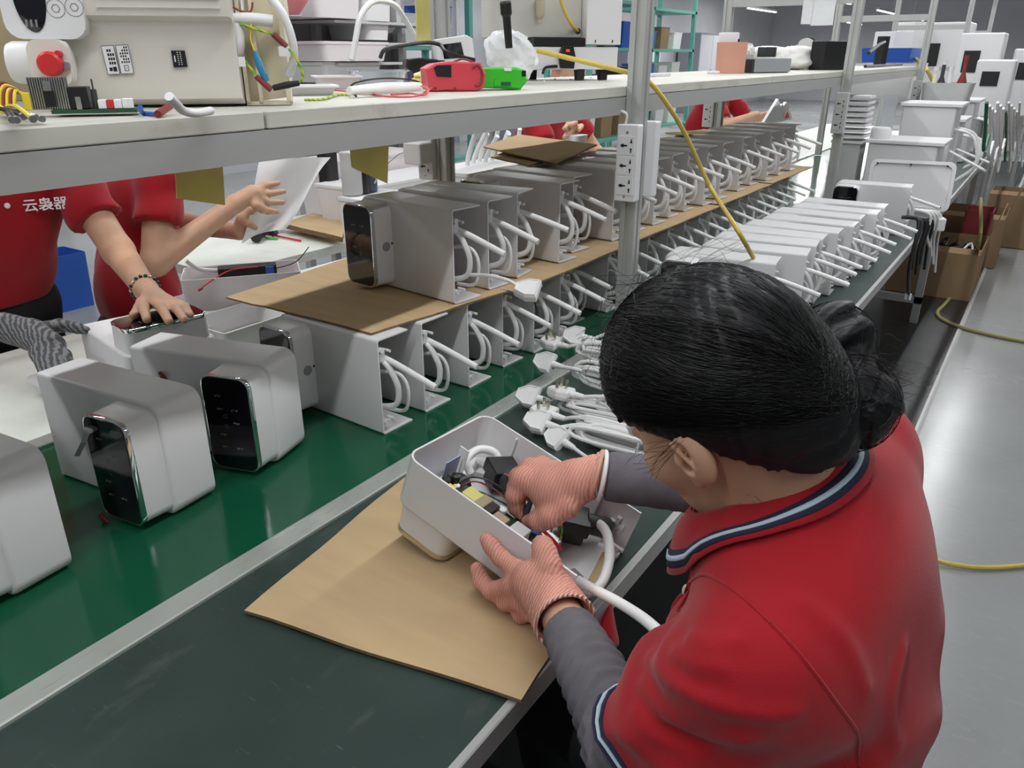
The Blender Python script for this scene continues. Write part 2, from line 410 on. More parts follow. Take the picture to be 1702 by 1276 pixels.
for i in range(5):
    tube_light(1.9, 0.5 + i * 4.0, 2.9, 1.9, f'slim LED tube lamp over the aisle, {NTH[i]} from the near end', 'tube lamps over the aisle')
    tube_light(-4.6, 0.5 + i * 4.0, 2.9, 1.9, f'slim LED tube lamp over the racks, {NTH[i]} from the near end', 'tube lamps over the racks', 1.2)
# ================================================================== the setting
ZT = 0.745                      # belt and table-top height
def plane_box(name, x0, x1, y0, y1, z0, z1, m, label=None):
    o = MB().box(x0, x1, y0, y1, z0, z1).obj(name, m); return struct(o, label)
plane_box('floor', -12, 8, -4, 30, -0.06, 0.0, M_floor, 'glossy grey epoxy floor')
plane_box('wall_left', -9.1, -9.0, -4, 30, 0, 4.6, M_wall, 'plain grey hall wall behind the racks')
plane_box('wall_far', -9.0, 8, 29.9, 30, 0, 4.6, M_wall)
fm = thing('floor_stripe', 'thin dark floor runner lying along the workbench', 'mat', (0, 0, 0))
MB().box(-1.9, -0.219, -2.5, 14, 0.0005, 0.004).obj('stripe', mat('dark_floor_stripe', (0.030, 0.031, 0.032), 0.33, noise=0.15, nscale=2, rvar=0.08, bump=0.08, bscale=20), fm)  # thin dark layer over the floor along the line, ending at a metal edge
pr = [(-0.2188, 0.0005), (-0.196, 0.0005), (-0.208, 0.0045), (-0.2188, 0.0048)]
MB().loft([[(x, -2.5, z) for x, z in pr], [(x, 14, z) for x, z in pr]], True).obj('edge_strip', M_alu, fm)
d1 = struct(MB().box(-8.99, -8.94, 10.2, 11.6, 0, 2.3).obj('door_1', mat('grey_door', (0.30, 0.30, 0.34), 0.5)), 'flat grey hall door')
MB().box(-8.94, -8.92, 10.1, 10.2, 0, 2.4).obj('door_frame', M_steelrail, d1)
MB().box(-8.94, -8.92, 11.6, 11.7, 0, 2.4).obj('door_frame', M_steelrail, d1)
MB().tube([(-8.93, 11.5, 1.0), (-8.88, 11.5, 1.0), (-8.88, 11.38, 1.0)], 0.012, 6).obj('door_handle', M_steel, d1)

# conveyor with its green belt
cv = thing('conveyor', 'long conveyor with a glossy green belt and pale metal rails', 'conveyor', (0, 0, 0))
MB().box(-1.505, -0.888, -1.5, 9, ZT - 0.012, ZT).obj('belt', M_belt, cv)
MB().box(-1.505, -0.888, -1.5, 9, ZT - 0.14, ZT - 0.013).obj('belt_bed', M_steelrail, cv)
def strip_prof(x0, x1):
    m = MB(); z = ZT + 0.007
    pr = [(x0, ZT - 0.10), (x1, ZT - 0.10), (x1, z - 0.002), (x1 - 0.002, z), (x0 + 0.002, z), (x0, z - 0.002)]
    m.loft([[(x, -1.5, zz) for x, zz in pr], [(x, 9, zz) for x, zz in pr]], True, True, True)
    return m
strip_prof(-0.888, -0.846).obj('side_rail', M_alus, cv)
strip_prof(-1.547, -1.505).obj('side_rail', M_alus, cv)
for y in (-1.0, 1.2, 3.4, 5.6, 7.8):
    for x in (-1.5, -0.92):
        MB().box(x - 0.02, x + 0.02, y - 0.02, y + 0.02, 0.0041, ZT - 0.14).obj('leg', M_steelrail, cv)

# the operators' bench
bt = thing('workbench', 'long workbench with a dark green rubber top and metal edge', 'table', (0, 0, 0))
MB().box(-0.8455, -0.392, -1.5, 7.35, ZT - 0.004, ZT + 0.001).obj('rubber_top', M_table, bt)
MB().box(-0.8455, -0.392, -1.5, 7.35, ZT - 0.03, ZT - 0.0042).obj('board', M_tan, bt)
pr = [(-0.392, ZT - 0.032), (-0.381, ZT - 0.032), (-0.381, ZT + 0.0015), (-0.383, ZT + 0.003), (-0.392, ZT + 0.003)]
MB().loft([[(x, -1.5, z) for x, z in pr], [(x, 7.35, z) for x, z in pr]], True).obj('edge_trim', M_alu, bt)
for y in (-0.9, 2.35, 4.9, 7.25):
    MB().box(-0.47, -0.43, y, y + 0.04, 0.0041, ZT - 0.03).obj('leg', M_steelrail, bt)
    MB().box(-0.83, -0.43, y, y + 0.04, 0.12, 0.16).obj('foot_rail', M_steelrail, bt)

# the table on the far side, white covered
ft = thing('far_bench', 'white covered bench on the far side of the conveyor', 'table', (0, 0, 0))
MB().box(-2.12, -1.549, -1.5, 9.5, ZT - 0.03, ZT + 0.002).obj('white_top', M_foam, ft)
for y in (-1.0, 1.75, 4.0, 6.5, 9.0):
    MB().box(-2.10, -2.06, y, y + 0.04, 0, ZT - 0.03).obj('leg', M_steelrail, ft)
s2 = thing('side_bench', 'white foam covered bench behind the worker holding paper', 'table', (0, 0, 0))
MB().box(-2.90, -2.30, 1.62, 3.15, ZT - 0.03, ZT + 0.004).obj('white_top', M_foam, s2)
for x in (-2.86, -2.36):
    for y in (1.7, 3.05):
        MB().box(x, x + 0.04, y, y + 0.04, 0, ZT - 0.03).obj('leg', M_steelrail, s2)

# shelving frame that straddles the conveyor
ZB0, ZB1, ZS = 1.317, 1.357, 1.381      # beam bottom, beam top, board top
sf = thing('shelving_frame', 'aluminium profile shelf frame standing over the conveyor', 'shelf', (0, 0, 0))
POST_Y = [-0.46, 1.82, 4.10, 6.38, 8.66, 10.94]
def post(x, y, z0, z1, w=0.042):
    """slotted square profile"""
    g, d = 0.006, 0.005
    h = w / 2; p = []
    for k in range(4):
        a = math.radians(90 * k); c, s = math.cos(a), math.sin(a)
        for u, v in ((-h + 0.002, -h), (-g, -h), (-g, -h + d), (g, -h + d), (g, -h), (h - 0.002, -h), (h, -h + 0.002)):
            p.append((x + h + c * u - s * v, y + c * v + s * u))
    return MB().prism(p, z0, z1)
for i, y in enumerate(POST_Y):
    post(-0.886, y + 0.021, ZT + 0.007, 2.35).obj('post', M_alu, sf)
    post(-1.492, y + 0.021, ZT + 0.007, 2.35).obj('post', M_alu, sf)
    MB().box(-1.45, -0.886, y + 0.001, y + 0.041, 1.668, 1.708).obj('cross_rail', M_alu, sf)
    MB().box(-1.45, -0.886, y + 0.001, y + 0.041, ZB0 + 0.002, ZB1 - 0.002).obj('cross_rail', M_alu, sf)
for i in range(len(POST_Y) - 1):
    y0, y1 = POST_Y[i], POST_Y[i + 1]
    a, b = (y0 + 0.001, y1 + 0.0005) if i < 3 else (None, None)
    if a is None: continue
    MB().box(-0.926, -0.886, a, b, ZB0, ZB1).obj('front_beam', M_alu, sf)
    MB().box(-1.492, -1.452, a, b, ZB0, ZB1).obj('rear_beam', M_alu, sf)
    for k, (p, q) in enumerate(((0, 0.52), (0.5215, 1.0))):
        MB().rbox(-1.47, -0.887, a + (b - a) * p + 0.001, a + (b - a) * q - 0.001, ZB1 + 0.0012, ZS, 0.003, 2).obj('shelf_board', M_board, sf)
# upper beams with lamps' cable, high above
for i in range(5):
    MB().box(-1.49, -1.45, POST_Y[i] + 0.042, POST_Y[i + 1], 2.30, 2.34).obj('top_beam', M_alu, sf)
    MB().box(-0.886, -0.846, POST_Y[i] + 0.042, POST_Y[i + 1], 2.30, 2.34).obj('top_beam', M_alu, sf)

# ------------------------------------------------------------------ socket strips on the posts
def socket_strip(loc, label, w=0.056, d=0.03, hgt=0.184, rotz=0, body=None, n=3):
    """face looks along -y of its own frame, hangs down from z=0"""
    t = thing('socket_strip', label, 'power strip', loc, rotz, 'power strips on the posts')
    body = body or M_white
    MB().rbox(-w / 2, w / 2, -hgt, 0, 0, d, 0.004, 3, M=T(rx=math.radians(90))).obj('case', body, t)
    for z in (-0.018, -hgt + 0.012):
        MB().lathe([(0.0035, -0.001), (0.0035, 0.0008), (0.002, 0.0012)], 10, M=T(0.0, -d, z, rx=math.radians(90))).obj('screw', M_steel, t)
    for k in range(n):
        zc = -0.049 - k * 0.048
        pl = MB().rbox(-0.0215, 0.0215, -0.0225, 0.0225, -0.0005, 0.0012, 0.002, 2, M=T(0.0, -d, zc, rx=math.radians(90))).obj('socket_plate', body, t)
        hb = MB(); R_ = T(0.0, -d, zc, rx=math.radians(90))
        hb.prism([(-0.016, -0.002), (-0.010, -0.0045), (-0.006, -0.002), (0.002, -0.0015), (0.002, 0.0015), (-0.006, 0.002), (-0.010, 0.0045), (-0.016, 0.002)], 0.0011, 0.0017, R_)
        hb.prism([(0.009, 0.006), (0.015, 0.006), (0.0135, 0.012), (0.013, 0.016), (0.011, 0.016), (0.0105, 0.012)], 0.0011, 0.0017, R_)
        hb.prism([(0.0105, -0.016), (0.0135, -0.016), (0.0135, -0.012), (0.015, -0.006), (0.009, -0.006), (0.0105, -0.012)], 0.0011, 0.0017, R_)
        hb.obj('socket_holes', M_black, pl)
    return t
yP = POST_Y[1]
socket_strip((-0.862, yP - 0.0005, 1.296), 'white three-outlet power strip on the nearest front post')
tube_obj('strip_cable', [(-0.875, yP - 0.017, 1.296), (-0.872, yP - 0.02, 1.318), (-0.889, yP - 0.02, 1.325), (-0.90, yP - 0.02, 1.318)], 0.0035, M_white2, bpy.data.objects['socket_strip'])
for ch in bpy.data.objects['socket_strip'].children:
    if ch.name.startswith('strip_cable'): ch.location = (0.862, -(yP - 0.0005), -1.296)
socket_strip((-0.848, yP + 0.0425, 1.30), 'white power strip on the back of the nearest front post, seen edge-on', rotz=math.pi)
socket_strip((-0.866, POST_Y[2] - 0.0005, 1.29), 'grey three-outlet power strip on the second front post', body=M_steelrail)
socket_strip((-1.515, yP + 0.012, 1.295), 'power strip beside the nearest rear post, holding a plug-in adapter', w=0.054)
ad = thing('power_adapter', 'grey-white plug-in power adapter hanging from the rear power strip', 'adapter', (-1.515, yP - 0.018, 1.19))
MB().rbox(-0.035, 0.03, -0.055, -0.0005, -0.03, 0.03, 0.006).obj('case', M_white2, ad)
MB().rbox(-0.05, -0.0355, -0.04, -0.012, -0.012, 0.015, 0.004).obj('cable_grip', M_white2, ad)
tube_obj('cable', [(-0.05, -0.026, 0.0), (-0.08, -0.03, -0.01), (-0.115, -0.06, -0.05), (-0.13, -0.08, -0.09)], 0.0025, M_white2, ad)
socket_strip((-1.515, POST_Y[2] + 0.012, 1.29), 'grey power strip on the second rear post', body=M_steelrail)
socket_strip((-0.866, POST_Y[3] - 0.0005, 1.29), 'grey power strip on the third front post', body=M_steelrail)
# ================================================================== the dispenser housing that fills the line
UH, UL, UD, UB0, UB1, UDB, UBZ = 0.202, 0.30, 0.085, 0.006, 0.104, 0.056, 0.010
def u_path(ins, seg=5, r=0.024):
    p = [(UL, ins)]
    for i in range(seg + 1):
        a = math.radians(270 - 90 * i / seg); p.append((r + (r - ins) * math.cos(a), r + (r - ins) * math.sin(a)))
    for i in range(seg + 1):
        a = math.radians(180 - 90 * i / seg); p.append((r + (r - ins) * math.cos(a), UH - r + (r - ins) * math.sin(a)))
    p.append((UL, UH - ins))
    return p
def shell_mesh():
    """open tray: front face at y=0, walls back to y=UD, closed end x=0, open end x=UL; 3 mm walls"""
    rc, t = 0.0065, 0.003
    def rings(off):
        out = [[(x, UD, z) for x, z in u_path(off)]]
        for k in range(5):
            a = math.radians(90 * k / 4); y = rc - (rc - off) * math.sin(a); ins = rc - (rc - off) * math.cos(a)
            out.append([(x, y, z) for x, z in u_path(ins)])
        return out
    v = []; f = []
    o = rings(0.0); i = rings(t); n = len(o[0]); m = len(o)
    for R_ in o + i: v += R_
    for r in range(m - 1):
        for j in range(n - 1):
            a = r * n + j; f.append((a, a + 1, a + n + 1, a + n))
            b = (m + r) * n + j; f.append((b, b + n, b + n + 1, b + 1))
    f.append(tuple((m - 1) * n + j for j in range(n)))
    f.append(tuple((2 * m - 1) * n + j for j in range(n - 1, -1, -1)))
    for j in range(n - 1): f.append((j, m * n + j, m * n + j + 1, j + 1))            # rim
    for e in (0, n - 1):
        for r in range(m - 1):
            a, b = r * n + e, (r + 1) * n + e; f.append((a, b, m * n + b, m * n + a))
    a, b = (m - 1) * n, (m - 1) * n + n - 1
    f.append((a, b, m * n + b, m * n + a))
    return v, f
def rr_ring(x0, x1, z0, z1, y, r, seg=5): return [(x, y, z) for x, z in rrect(x0, x1, z0, z1, r, seg)]
def make_unit(name='dispenser_shell', label='', boss=True, screen=True, hoses=True, group=None, trim=None):
    t = thing(name, label, 'dispenser', group=group)
    v, f = shell_mesh(); mesh_obj('shell', v, f, M_white, t, smooth=True)
    g = MB()
    rs = [rr_ring(UB0 - 0.002 + 0.0025 * k, UB1 + 0.003 - 0.0025 * k, UBZ - 0.002 + 0.002 * k, UH - UBZ + 0.002 - 0.002 * k, y, 0.02) for k, y in ((0, 0.0015), (0.6, -0.02), (1, -UDB + 0.0095))]
    g.loft(rs, True, True, True); hs = g.obj('panel_housing', M_white, t, smooth=True)
    a, b, c, d = UB0 + 0.0005, UB1 + 0.0005, UBZ, UH - UBZ
    rs = [rr_ring(a, b, c, d, -UDB + 0.0093, 0.02), rr_ring(a - 0.0008, b + 0.0008, c - 0.0008, d + 0.0008, -UDB + 0.006, 0.0208),
          rr_ring(a - 0.0008, b + 0.0008, c - 0.0008, d + 0.0008, -UDB + 0.001, 0.0208), rr_ring(a + 0.001, b - 0.001, c + 0.001, d - 0.001, -UDB, 0.019)]
    MB().loft(rs, True, True, True).obj('chrome_trim', trim or M_chrome, t, smooth=True)
    gl = MB().loft([rr_ring(a + 0.0022, b - 0.0022, c + 0.0022, d - 0.0022, -UDB + 0.0005, 0.018), rr_ring(a + 0.0025, b - 0.0025, c + 0.0025, d - 0.0025, -UDB - 0.0006, 0.018)], True).obj('glass_panel', M_glass, t, smooth=True)
    if screen:
        ic = MB(); r = random.Random(3); y = -UDB - 0.0007
        def q(x, z, w, h): ic.box(x, x + w, y - 0.0001, y, z, z + h)
        for row, zc in enumerate((0.045, 0.07, 0.095, 0.12, 0.145)):
            for colx in (0.035, 0.065):
                if (row + (colx > 0.05)) % 3 == 0: continue
                for k in range(4): q(colx + k * 0.0035, zc + (k % 2) * 0.001, 0.0022, 0.0012 + 0.003 * r.random())
        for zc in (0.085, 0.105):
            ic.add(*circle_ring(0.062, zc, 0.004, 0.0034, y - 0.0001))
        ic.obj('printed_icons', M_icon, gl)
    if boss:
        e = MB().lathe([(0.0105, 0), (0.0105, 0.0008), (0.0095, 0.001)], 16, M=T(UB1 + 0.0022, -0.018, 0.10, ry=math.radians(90))).obj('sensor_lens', M_tape, hs)
        MB().lathe([(0.0025, 0), (0.0025, 0.001)], 8, M=T(UB1 + 0.0026, -0.0025, 0.105, ry=math.radians(90))).obj('pin_hole', M_black, hs)
    # moulded bosses at the open end
    for z in (0.0245, UH - 0.0245):
        b_ = MB()
        b_.lathe([(0.0055, 0), (0.0055, 0.035)], 10, M=T(UL - 0.034, 0.012, z, ry=math.radians(90)))
        b_.lathe([(0.003, 0), (0.003, 0.02)], 8, M=T(UL - 0.015, 0.028, z + (0.004 if z < 0.1 else -0.004), ry=math.radians(90)))
        b_.box(UL - 0.03, UL - 0.002, 0.0028, 0.024, z - 0.0012, z + 0.0012)
        b_.obj('screw_boss', M_white, t, smooth=True)
    if hoses:
        tube_obj('outlet_tube', [(UL - 0.03, 0.026, 0.160), (UL + 0.02, 0.029, 0.149), (UL + 0.07, 0.032, 0.135), (UL + 0.115, 0.036, 0.121)], 0.0064, M_hose, t, 10, 2)
        tube_obj('hose_loop', [(UL - 0.06, 0.02, 0.15), (UL - 0.008, 0.022, 0.150), (UL + 0.016, 0.026, 0.118), (UL + 0.020, 0.03, 0.09), (UL + 0.008, 0.03, 0.058), (UL - 0.05, 0.03, 0.04)], 0.0062, M_hose, t, 10, 5)
        tube_obj('power_lead', [(UL - 0.05, 0.05, 0.11), (UL - 0.01, 0.060, 0.112), (UL + 0.008, 0.066, 0.09), (UL + 0.010, 0.066, 0.055), (UL - 0.003, 0.064, 0.030), (UL - 0.05, 0.06, 0.025)], 0.004, M_hose, t, 8, 5)
        MB().rbox(UL - 0.04, UL - 0.004, 0.008, 0.024, 0.152, 0.172, 0.003).obj('tube_clamp', M_white2, t)
        MB().rbox(0.03, UL - 0.05, 0.0045, 0.024, 0.03, 0.17, 0.006).obj('inner_module', M_dark, t)
    return t
def circle_ring(cx, cz, ro, ri, y, n=14):
    v = []; f = []
    for k in range(n):
        a = 2 * math.pi * k / n
        v += [(cx + ro * math.cos(a), y, cz + ro * math.sin(a)), (cx + ri * math.cos(a), y, cz + ri * math.sin(a))]
    for k in range(n):
        a, b = 2 * k, 2 * ((k + 1) % n); f.append((a, b, b + 1, a + 1))
    return v, f
ORD = ['first', 'second', 'third', 'fourth', 'fifth', 'sixth', 'seventh', 'eighth', 'ninth', 'tenth', 'eleventh', 'twelfth', 'thirteenth', 'fourteenth',
       'fifteenth', 'sixteenth', 'seventeenth', 'eighteenth', 'nineteenth', 'twentieth', 'twenty-first', 'twenty-second']
proto = make_unit()
def place_unit(x, y, z, yaw, label, group, first=[True], flip=False, drop=()):
    """x, y, z: the lower front corner at the open end"""
    if first[0]: o = proto; first[0] = False
    else: o = copy_tree(proto)
    if flip:
        M = Matrix.Translation((x, y, z)) @ Matrix.Rotation(yaw, 4, 'Z') @ Matrix.Rotation(math.pi, 4, 'Y') @ Matrix.Translation((0, 0, -UH))
    else:
        M = Matrix.Translation((x, y, z)) @ Matrix.Rotation(yaw, 4, 'Z') @ Matrix.Translation((-UL, 0, 0))
    o.matrix_world = M
    tag(o, label, 'dispenser', group)
    for ch in list(o.children):
        if ch.name.split('.')[0] in drop:
            bpy.data.objects.remove(ch)
    return o
r_ = random.Random(5)
# lower row on the belt
LOWY = [1.014, 1.142, 1.299, 1.448, 1.571, 1.70, 1.815, 1.98] + [2.12 + 0.14 * k for k in range(13)]
for i, y in enumerate(LOWY):
    place_unit((-0.993 if abs(y - 1.815) > .05 else -1.025) + r_.uniform(-.006, .006), y, ZT + 0.0005, -0.06 + r_.uniform(-.03, .03), f'white dispenser shell on the green belt, {ORD[i]} from the near end of the lower row', 'dispenser shells in the lower row')
# upper row on cardboard
UPY = [1.264, 1.396, 1.516, 1.697, 1.814, 2.006, 2.145, 2.283, 2.42, 2.557, 2.70, 2.859, 3.083, 3.261, 3.428, 3.62, 3.80]
ZU = ZT + UH + 0.0075
UPR = []
for i, y in enumerate(UPY):
    yaw = -0.13 if i == 0 else (0.12 if i == 2 else -0.07 + r_.uniform(-.05, .05))
    UPR.append(place_unit((-0.995 if abs(y - 1.814) > .05 else -1.025) + r_.uniform(-.008, .008), y, ZU, yaw, f'white dispenser shell on the cardboard layer, {ORD[i]} from the near end of the upper row', 'dispenser shells in the upper row'))
# packed row on the workbench beyond the operator
RTY = [(-0.531, 2.035, .12), (-0.489, 2.182, .14), (-0.496, 2.309, .13), (-0.503, 2.41, .05), (-0.484, 2.525, .03), (-0.467, 2.66, .03), (-0.474, 2.80, .02), (-0.446, 2.925, .02), (-0.447, 3.07, .03)]
for i, (x, y, a) in enumerate(RTY):
    place_unit(x, y, ZT + 0.0015, a, f'white dispenser shell on the workbench beyond the seated woman, {ORD[i]} of the packed row', 'dispenser shells packed on the workbench')
# three finished ones lying glass-forward on the near belt
HB = ('outlet_tube', 'hose_loop', 'power_lead', 'tube_clamp')
place_unit(-1.0683 , 0.5985, ZT + 0.0005, 0.1051, 'finished white dispenser with black glass and a small ribbon cable on its panel', 'finished dispensers on the near belt', flip=False) if False else None
def place_flip(x, y, yaw, label, drop=HB):
    """x, y: the front corner at the closed end, glass end towards the bench"""
    o = copy_tree(proto)
    o.matrix_world = Matrix.Translation((x, y, ZT + 0.0005)) @ Matrix.Rotation(yaw, 4, 'Z') @ Matrix.Rotation(math.pi, 4, 'Y') @ Matrix.Translation((0, 0, -UH))
    tag(o, label, 'dispenser', 'finished dispensers on the near belt')
    for ch in list(o.children):
        if ch.name.split('.')[0] in drop: bpy.data.objects.remove(ch)
    return o
UA = place_flip(-1.066, 0.345, 0.10, 'finished white dispenser cut by the left picture edge, nearest on the belt')
UBx = place_flip(-1.068, 0.598, 0.105, 'finished white dispenser with a small ribbon cable hanging over its black glass')
UDx = place_flip(-1.067, 0.817, 0.288, 'finished white dispenser with clean black glass, farthest of the three on the near belt')
# ribbon cable stuck on the middle one
rb = thing('ribbon_cable', 'short grey ribbon cable with white plug lying over black glass', 'cable', (0, 0, 0))
p = [atp(146, 715, np.array(UBx.matrix_world @ Vector((0.05, -UDB - .004, .1))), np.array((UBx.matrix_world.to_3x3() @ Vector((0, 1, 0))))),
     atp(139, 735, np.array(UBx.matrix_world @ Vector((0.05, -UDB - .008, .1))), np.array((UBx.matrix_world.to_3x3() @ Vector((0, 1, 0))))),
     atp(128, 758, np.array(UBx.matrix_world @ Vector((0.05, -UDB - .004, .1))), np.array((UBx.matrix_world.to_3x3() @ Vector((0, 1, 0)))))]
off = np.array(CR) * 0.0045
q = [tuple(a - off) for a in p] + [tuple(a + off) for a in p]
mesh_obj('ribbon', q + [tuple(np.array(a) + np.array((0.0006, -0.0006, 0.0003))) for a in q], [(0, 3, 4, 1), (1, 4, 5, 2), (6, 7, 10, 9), (7, 8, 11, 10), (0, 6, 9, 3), (2, 5, 11, 8), (0, 1, 7, 6), (1, 2, 8, 7), (3, 9, 10, 4), (4, 10, 11, 5)], M_steelrail, rb)
c = p[0]
MB().rbox(-0.008, 0.008, -0.004, 0.004, -0.003, 0.003, 0.001, 2, M=T(*c, rz=0.1)).obj('plug', M_white2, rb)

# cardboard layer between the rows: sheets laid end to end
def sheet(name, label, outline, z, th=0.004, m=M_card, group=None, bend=None, sub=10):
    """corrugated sheet with a gently uneven surface; outline = 4 corners (x, y)"""
    a, b, c, d = [np.array(q, float) for q in outline]; v = []; f = []; n = sub
    for lay in (1, 0):
        for i in range(n + 1):
            for j in range(n + 1):
                u, w = i / n, j / n
                q = (a * (1 - u) + b * u) * (1 - w) + (d * (1 - u) + c * u) * w
                zz = z + (th if lay else 0) + (bend(u, w) if bend else 0)
                v.append((q[0] + 0.0015 * math.sin(11 * w + 3) * (u in (0, 1)), q[1] + 0.002 * math.sin(9 * u + 1) * (w in (0, 1)), zz))
    k = (n + 1) ** 2
    for i in range(n):
        for j in range(n):
            p0 = i * (n + 1) + j
            f.append((p0, p0 + n + 1, p0 + n + 2, p0 + 1)); f.append((k + p0, k + p0 + 1, k + p0 + n + 2, k + p0 + n + 1))
    o = thing(name, label, 'cardboard', (0, 0, 0), 0, group)
    mesh_obj('face_sheet', v, f, m, o, smooth='all')
    e = []
    for i in range(n):
        e.append((i * (n + 1), k + i * (n + 1), k + (i + 1) * (n + 1), (i + 1) * (n + 1)))
        e.append((i * (n + 1) + n, (i + 1) * (n + 1) + n, k + (i + 1) * (n + 1) + n, k + i * (n + 1) + n))
        e.append((i, i + 1, k + i + 1, k + i)); e.append((n * (n + 1) + i, k + n * (n + 1) + i, k + n * (n + 1) + i + 1, n * (n + 1) + i + 1))
    mesh_obj('corrugated_edge', v, e, M_cardd, o)
    return o
ZC = ZT + UH + 0.002
sheet('cardboard_sheet', 'large brown cardboard sheet laid over the near end of the lower row', [(-1.47, 1.035), (-1.02, 1.03), (-0.965, 1.42), (-1.50, 1.50)], ZC, bend=lambda u, w: -0.004 * (1 - w) * (u < .3))
for i, (y0, y1) in enumerate(((1.425, 2.03), (2.06, 2.75), (2.78, 3.36), (3.40, 4.02))):
    sheet('cardboard_sheet', f'brown cardboard strip under the upper row, {ORD[i]} after the large sheet', [(-1.45, y0), (-0.945, y0 - 0.01 * (i % 2)), (-0.94, y1), (-1.45, y1)], ZC - 0.0005, group='cardboard strips under the upper row')
# ================================================================== the operator's place
bx = np.array((0.9553, -0.0109, -0.2953)); bx /= np.linalg.norm(bx)
bz = np.array((0.0074, -0.9981, 0.0605)); bz -= bx * (bx @ bz); bz /= np.linalg.norm(bz)
by = np.cross(bz, bx)
TO = np.array((-0.7000, 0.9251, 0.8300))
def TL(x, y, z): return TO + bx * x + by * y + bz * z            # dispenser frame -> hall
def tl(px, py, y):                                               # photo pixel on the level y of the open shell -> its frame
    q = atp(px, py, TL(0, y, 0), by) - TO
    return (float(q @ bx), y, float(q @ bz))
def tn(px, py, z):                                               # photo pixel on the plane z of the open shell
    return atp(px, py, TL(0, 0, z), bz)
ob = make_unit('dispenser_shell', 'open white dispenser shell full of wiring that the seated woman holds', boss=False, screen=False, hoses=False, group='dispenser being wired', trim=M_gold)
ob.matrix_world = frame_mtx(TO, bx, by, bz)
hull = [c for c in ob.children if c.name.startswith('shell')][0]
rb_ = MB()
for x in (0.07, 0.15, 0.235):
    rb_.box(x - 0.0015, x + 0.0015, 0.003, 0.078, 0.0028, 0.008)
    rb_.box(x - 0.0015, x + 0.0015, 0.003, 0.065, UH - 0.008, UH - 0.0028)
rb_.obj('wall_ribs', M_white, ob)
cr = MB(); cr.box(0.262, 0.287, 0.044, 0.050, 0.0028, 0.010); cr.box(0.271, 0.278, 0.034, 0.061, 0.0028, 0.010); cr.obj('cross_boss', M_white, ob)
# circuit board along the near wall
zc = UH - 0.045
def part(name, m): return lambda mb, smooth=False: mb.obj(name, m, ob, smooth)
pcb = MB().box(0.045, 0.205, 0.040, 0.042, UH - 0.075, UH - 0.008).obj('circuit_board', M_pcb, ob)
def comp(name, m, x, z, w, d, h, r=0.002):
    w, d, h = w * 1.25, d * 1.2, h * 1.35
    return MB().rbox(x - w / 2, x + w / 2, -(z + d / 2), -(z - d / 2), 0.0422, 0.0422 + h, r, 2, M=np.array(Matrix.Rotation(math.radians(-90), 4, 'X'))).obj(name, m, pcb)
def cap(name, m, x, z, r, h):
    r, h = r * 1.15, h * 1.5
    return MB().lathe([(r, 0), (r, h - 0.001), (r * .8, h)], 12, M=T(x, 0.0422, z, rx=math.radians(-90))).obj(name, m, pcb, smooth=True)
comp('yellow_capacitor', M_yel, 0.075, UH - 0.026, 0.017, 0.011, 0.016)
comp('yellow_transformer', mat('yellow_tape', (0.55, 0.52, 0.16), 0.5), 0.108, UH - 0.032, 0.022, 0.02, 0.022)
comp('ferrite_core', mat('ferrite', (0.28, 0.24, 0.14), 0.5), 0.128, UH - 0.03, 0.013, 0.024, 0.024)
comp('choke', M_black, 0.142, UH - 0.032, 0.012, 0.02, 0.022)
comp('copper_transformer', mat('ferrite_tan', (0.34, 0.27, 0.17), 0.5), 0.162, UH - 0.026, 0.018, 0.018, 0.02)
comp('yellow_block', M_yel, 0.178, UH - 0.02, 0.013, 0.01, 0.012)
comp('grey_relay', M_steelrail, 0.192, UH - 0.032, 0.02, 0.024, 0.018)
for i, (x, z, r, h, m) in enumerate(((0.061, UH - 0.03, .0055, .018, M_black), (0.066, UH - 0.045, .006, .02, M_black), (0.055, UH - 0.05, .005, .015, M_dark), (0.09, UH - 0.02, .0055, .02, M_black), (0.073, UH - 0.042, .0045, .012, M_paper), (0.116, UH - 0.015, .005, .012, M_paper), (0.134, UH - 0.012, .0055, .012, M_paper), (0.15, UH - 0.05, .006, .016, M_paper))):
    cap('capacitor', m, x, z, r, h)
# solenoid pumps
def pump(x, z, rot, label=None):
    e = MB(); R_ = T(x, 0.012, z, ry=rot)
    e.rbox(-0.022, 0.022, -0.012, 0.012, -0.024, 0.024, 0.003, 2, M=R_ @ T(0, 0.03, 0))
    e.rbox(-0.018, 0.018, 0.0, 0.022, -0.02, 0.02, 0.002, 2, M=R_)
    o = e.obj('pump_bracket', M_black, ob)
    MB().lathe([(0.016, 0), (0.016, 0.034), (0.013, 0.038)], 16, M=R_ @ T(0.018, 0.03, 0, ry=math.radians(90))).obj('pump_motor', M_dark, o, smooth=True)
    return o
a = tl(838, 775, 0.05); pump(a[0], a[2], -0.55)
a = tl(958, 858, 0.05); pump(a[0], a[2], 0.6)
a = tl(905, 905, 0.02); MB().rbox(a[0] - 0.02, a[0] + 0.018, 0.006, 0.034, a[2] - 0.016, a[2] + 0.014, 0.003, 2).obj('metal_block', M_steel, ob)
# black tank, ribbon and white tab at the closed end
a = tl(752, 795, 0.05); MB().lathe([(0.014, -0.03), (0.018, -0.027), (0.018, 0.027), (0.014, 0.03)], 16, M=T(a[0] + .004, 0.03, a[2], rx=0)).obj('black_tank', M_black, ob, smooth=True)
p0 = tl(772, 748, 0.075)
MB().box(p0[0] - 0.0085, p0[0] + 0.0085, 0.02, 0.078, p0[2] - 0.0008, p0[2] + 0.0008).obj('white_tab', M_paper, ob)
p1 = tl(750, 765, 0.07)
MB().box(p1[0] - 0.0006, p1[0] + 0.0006, 0.02, 0.07, p1[2] - 0.024, p1[2] + 0.012).obj('blue_film', mat('pale_blue_film', (0.42, 0.50, 0.72), 0.4), ob)
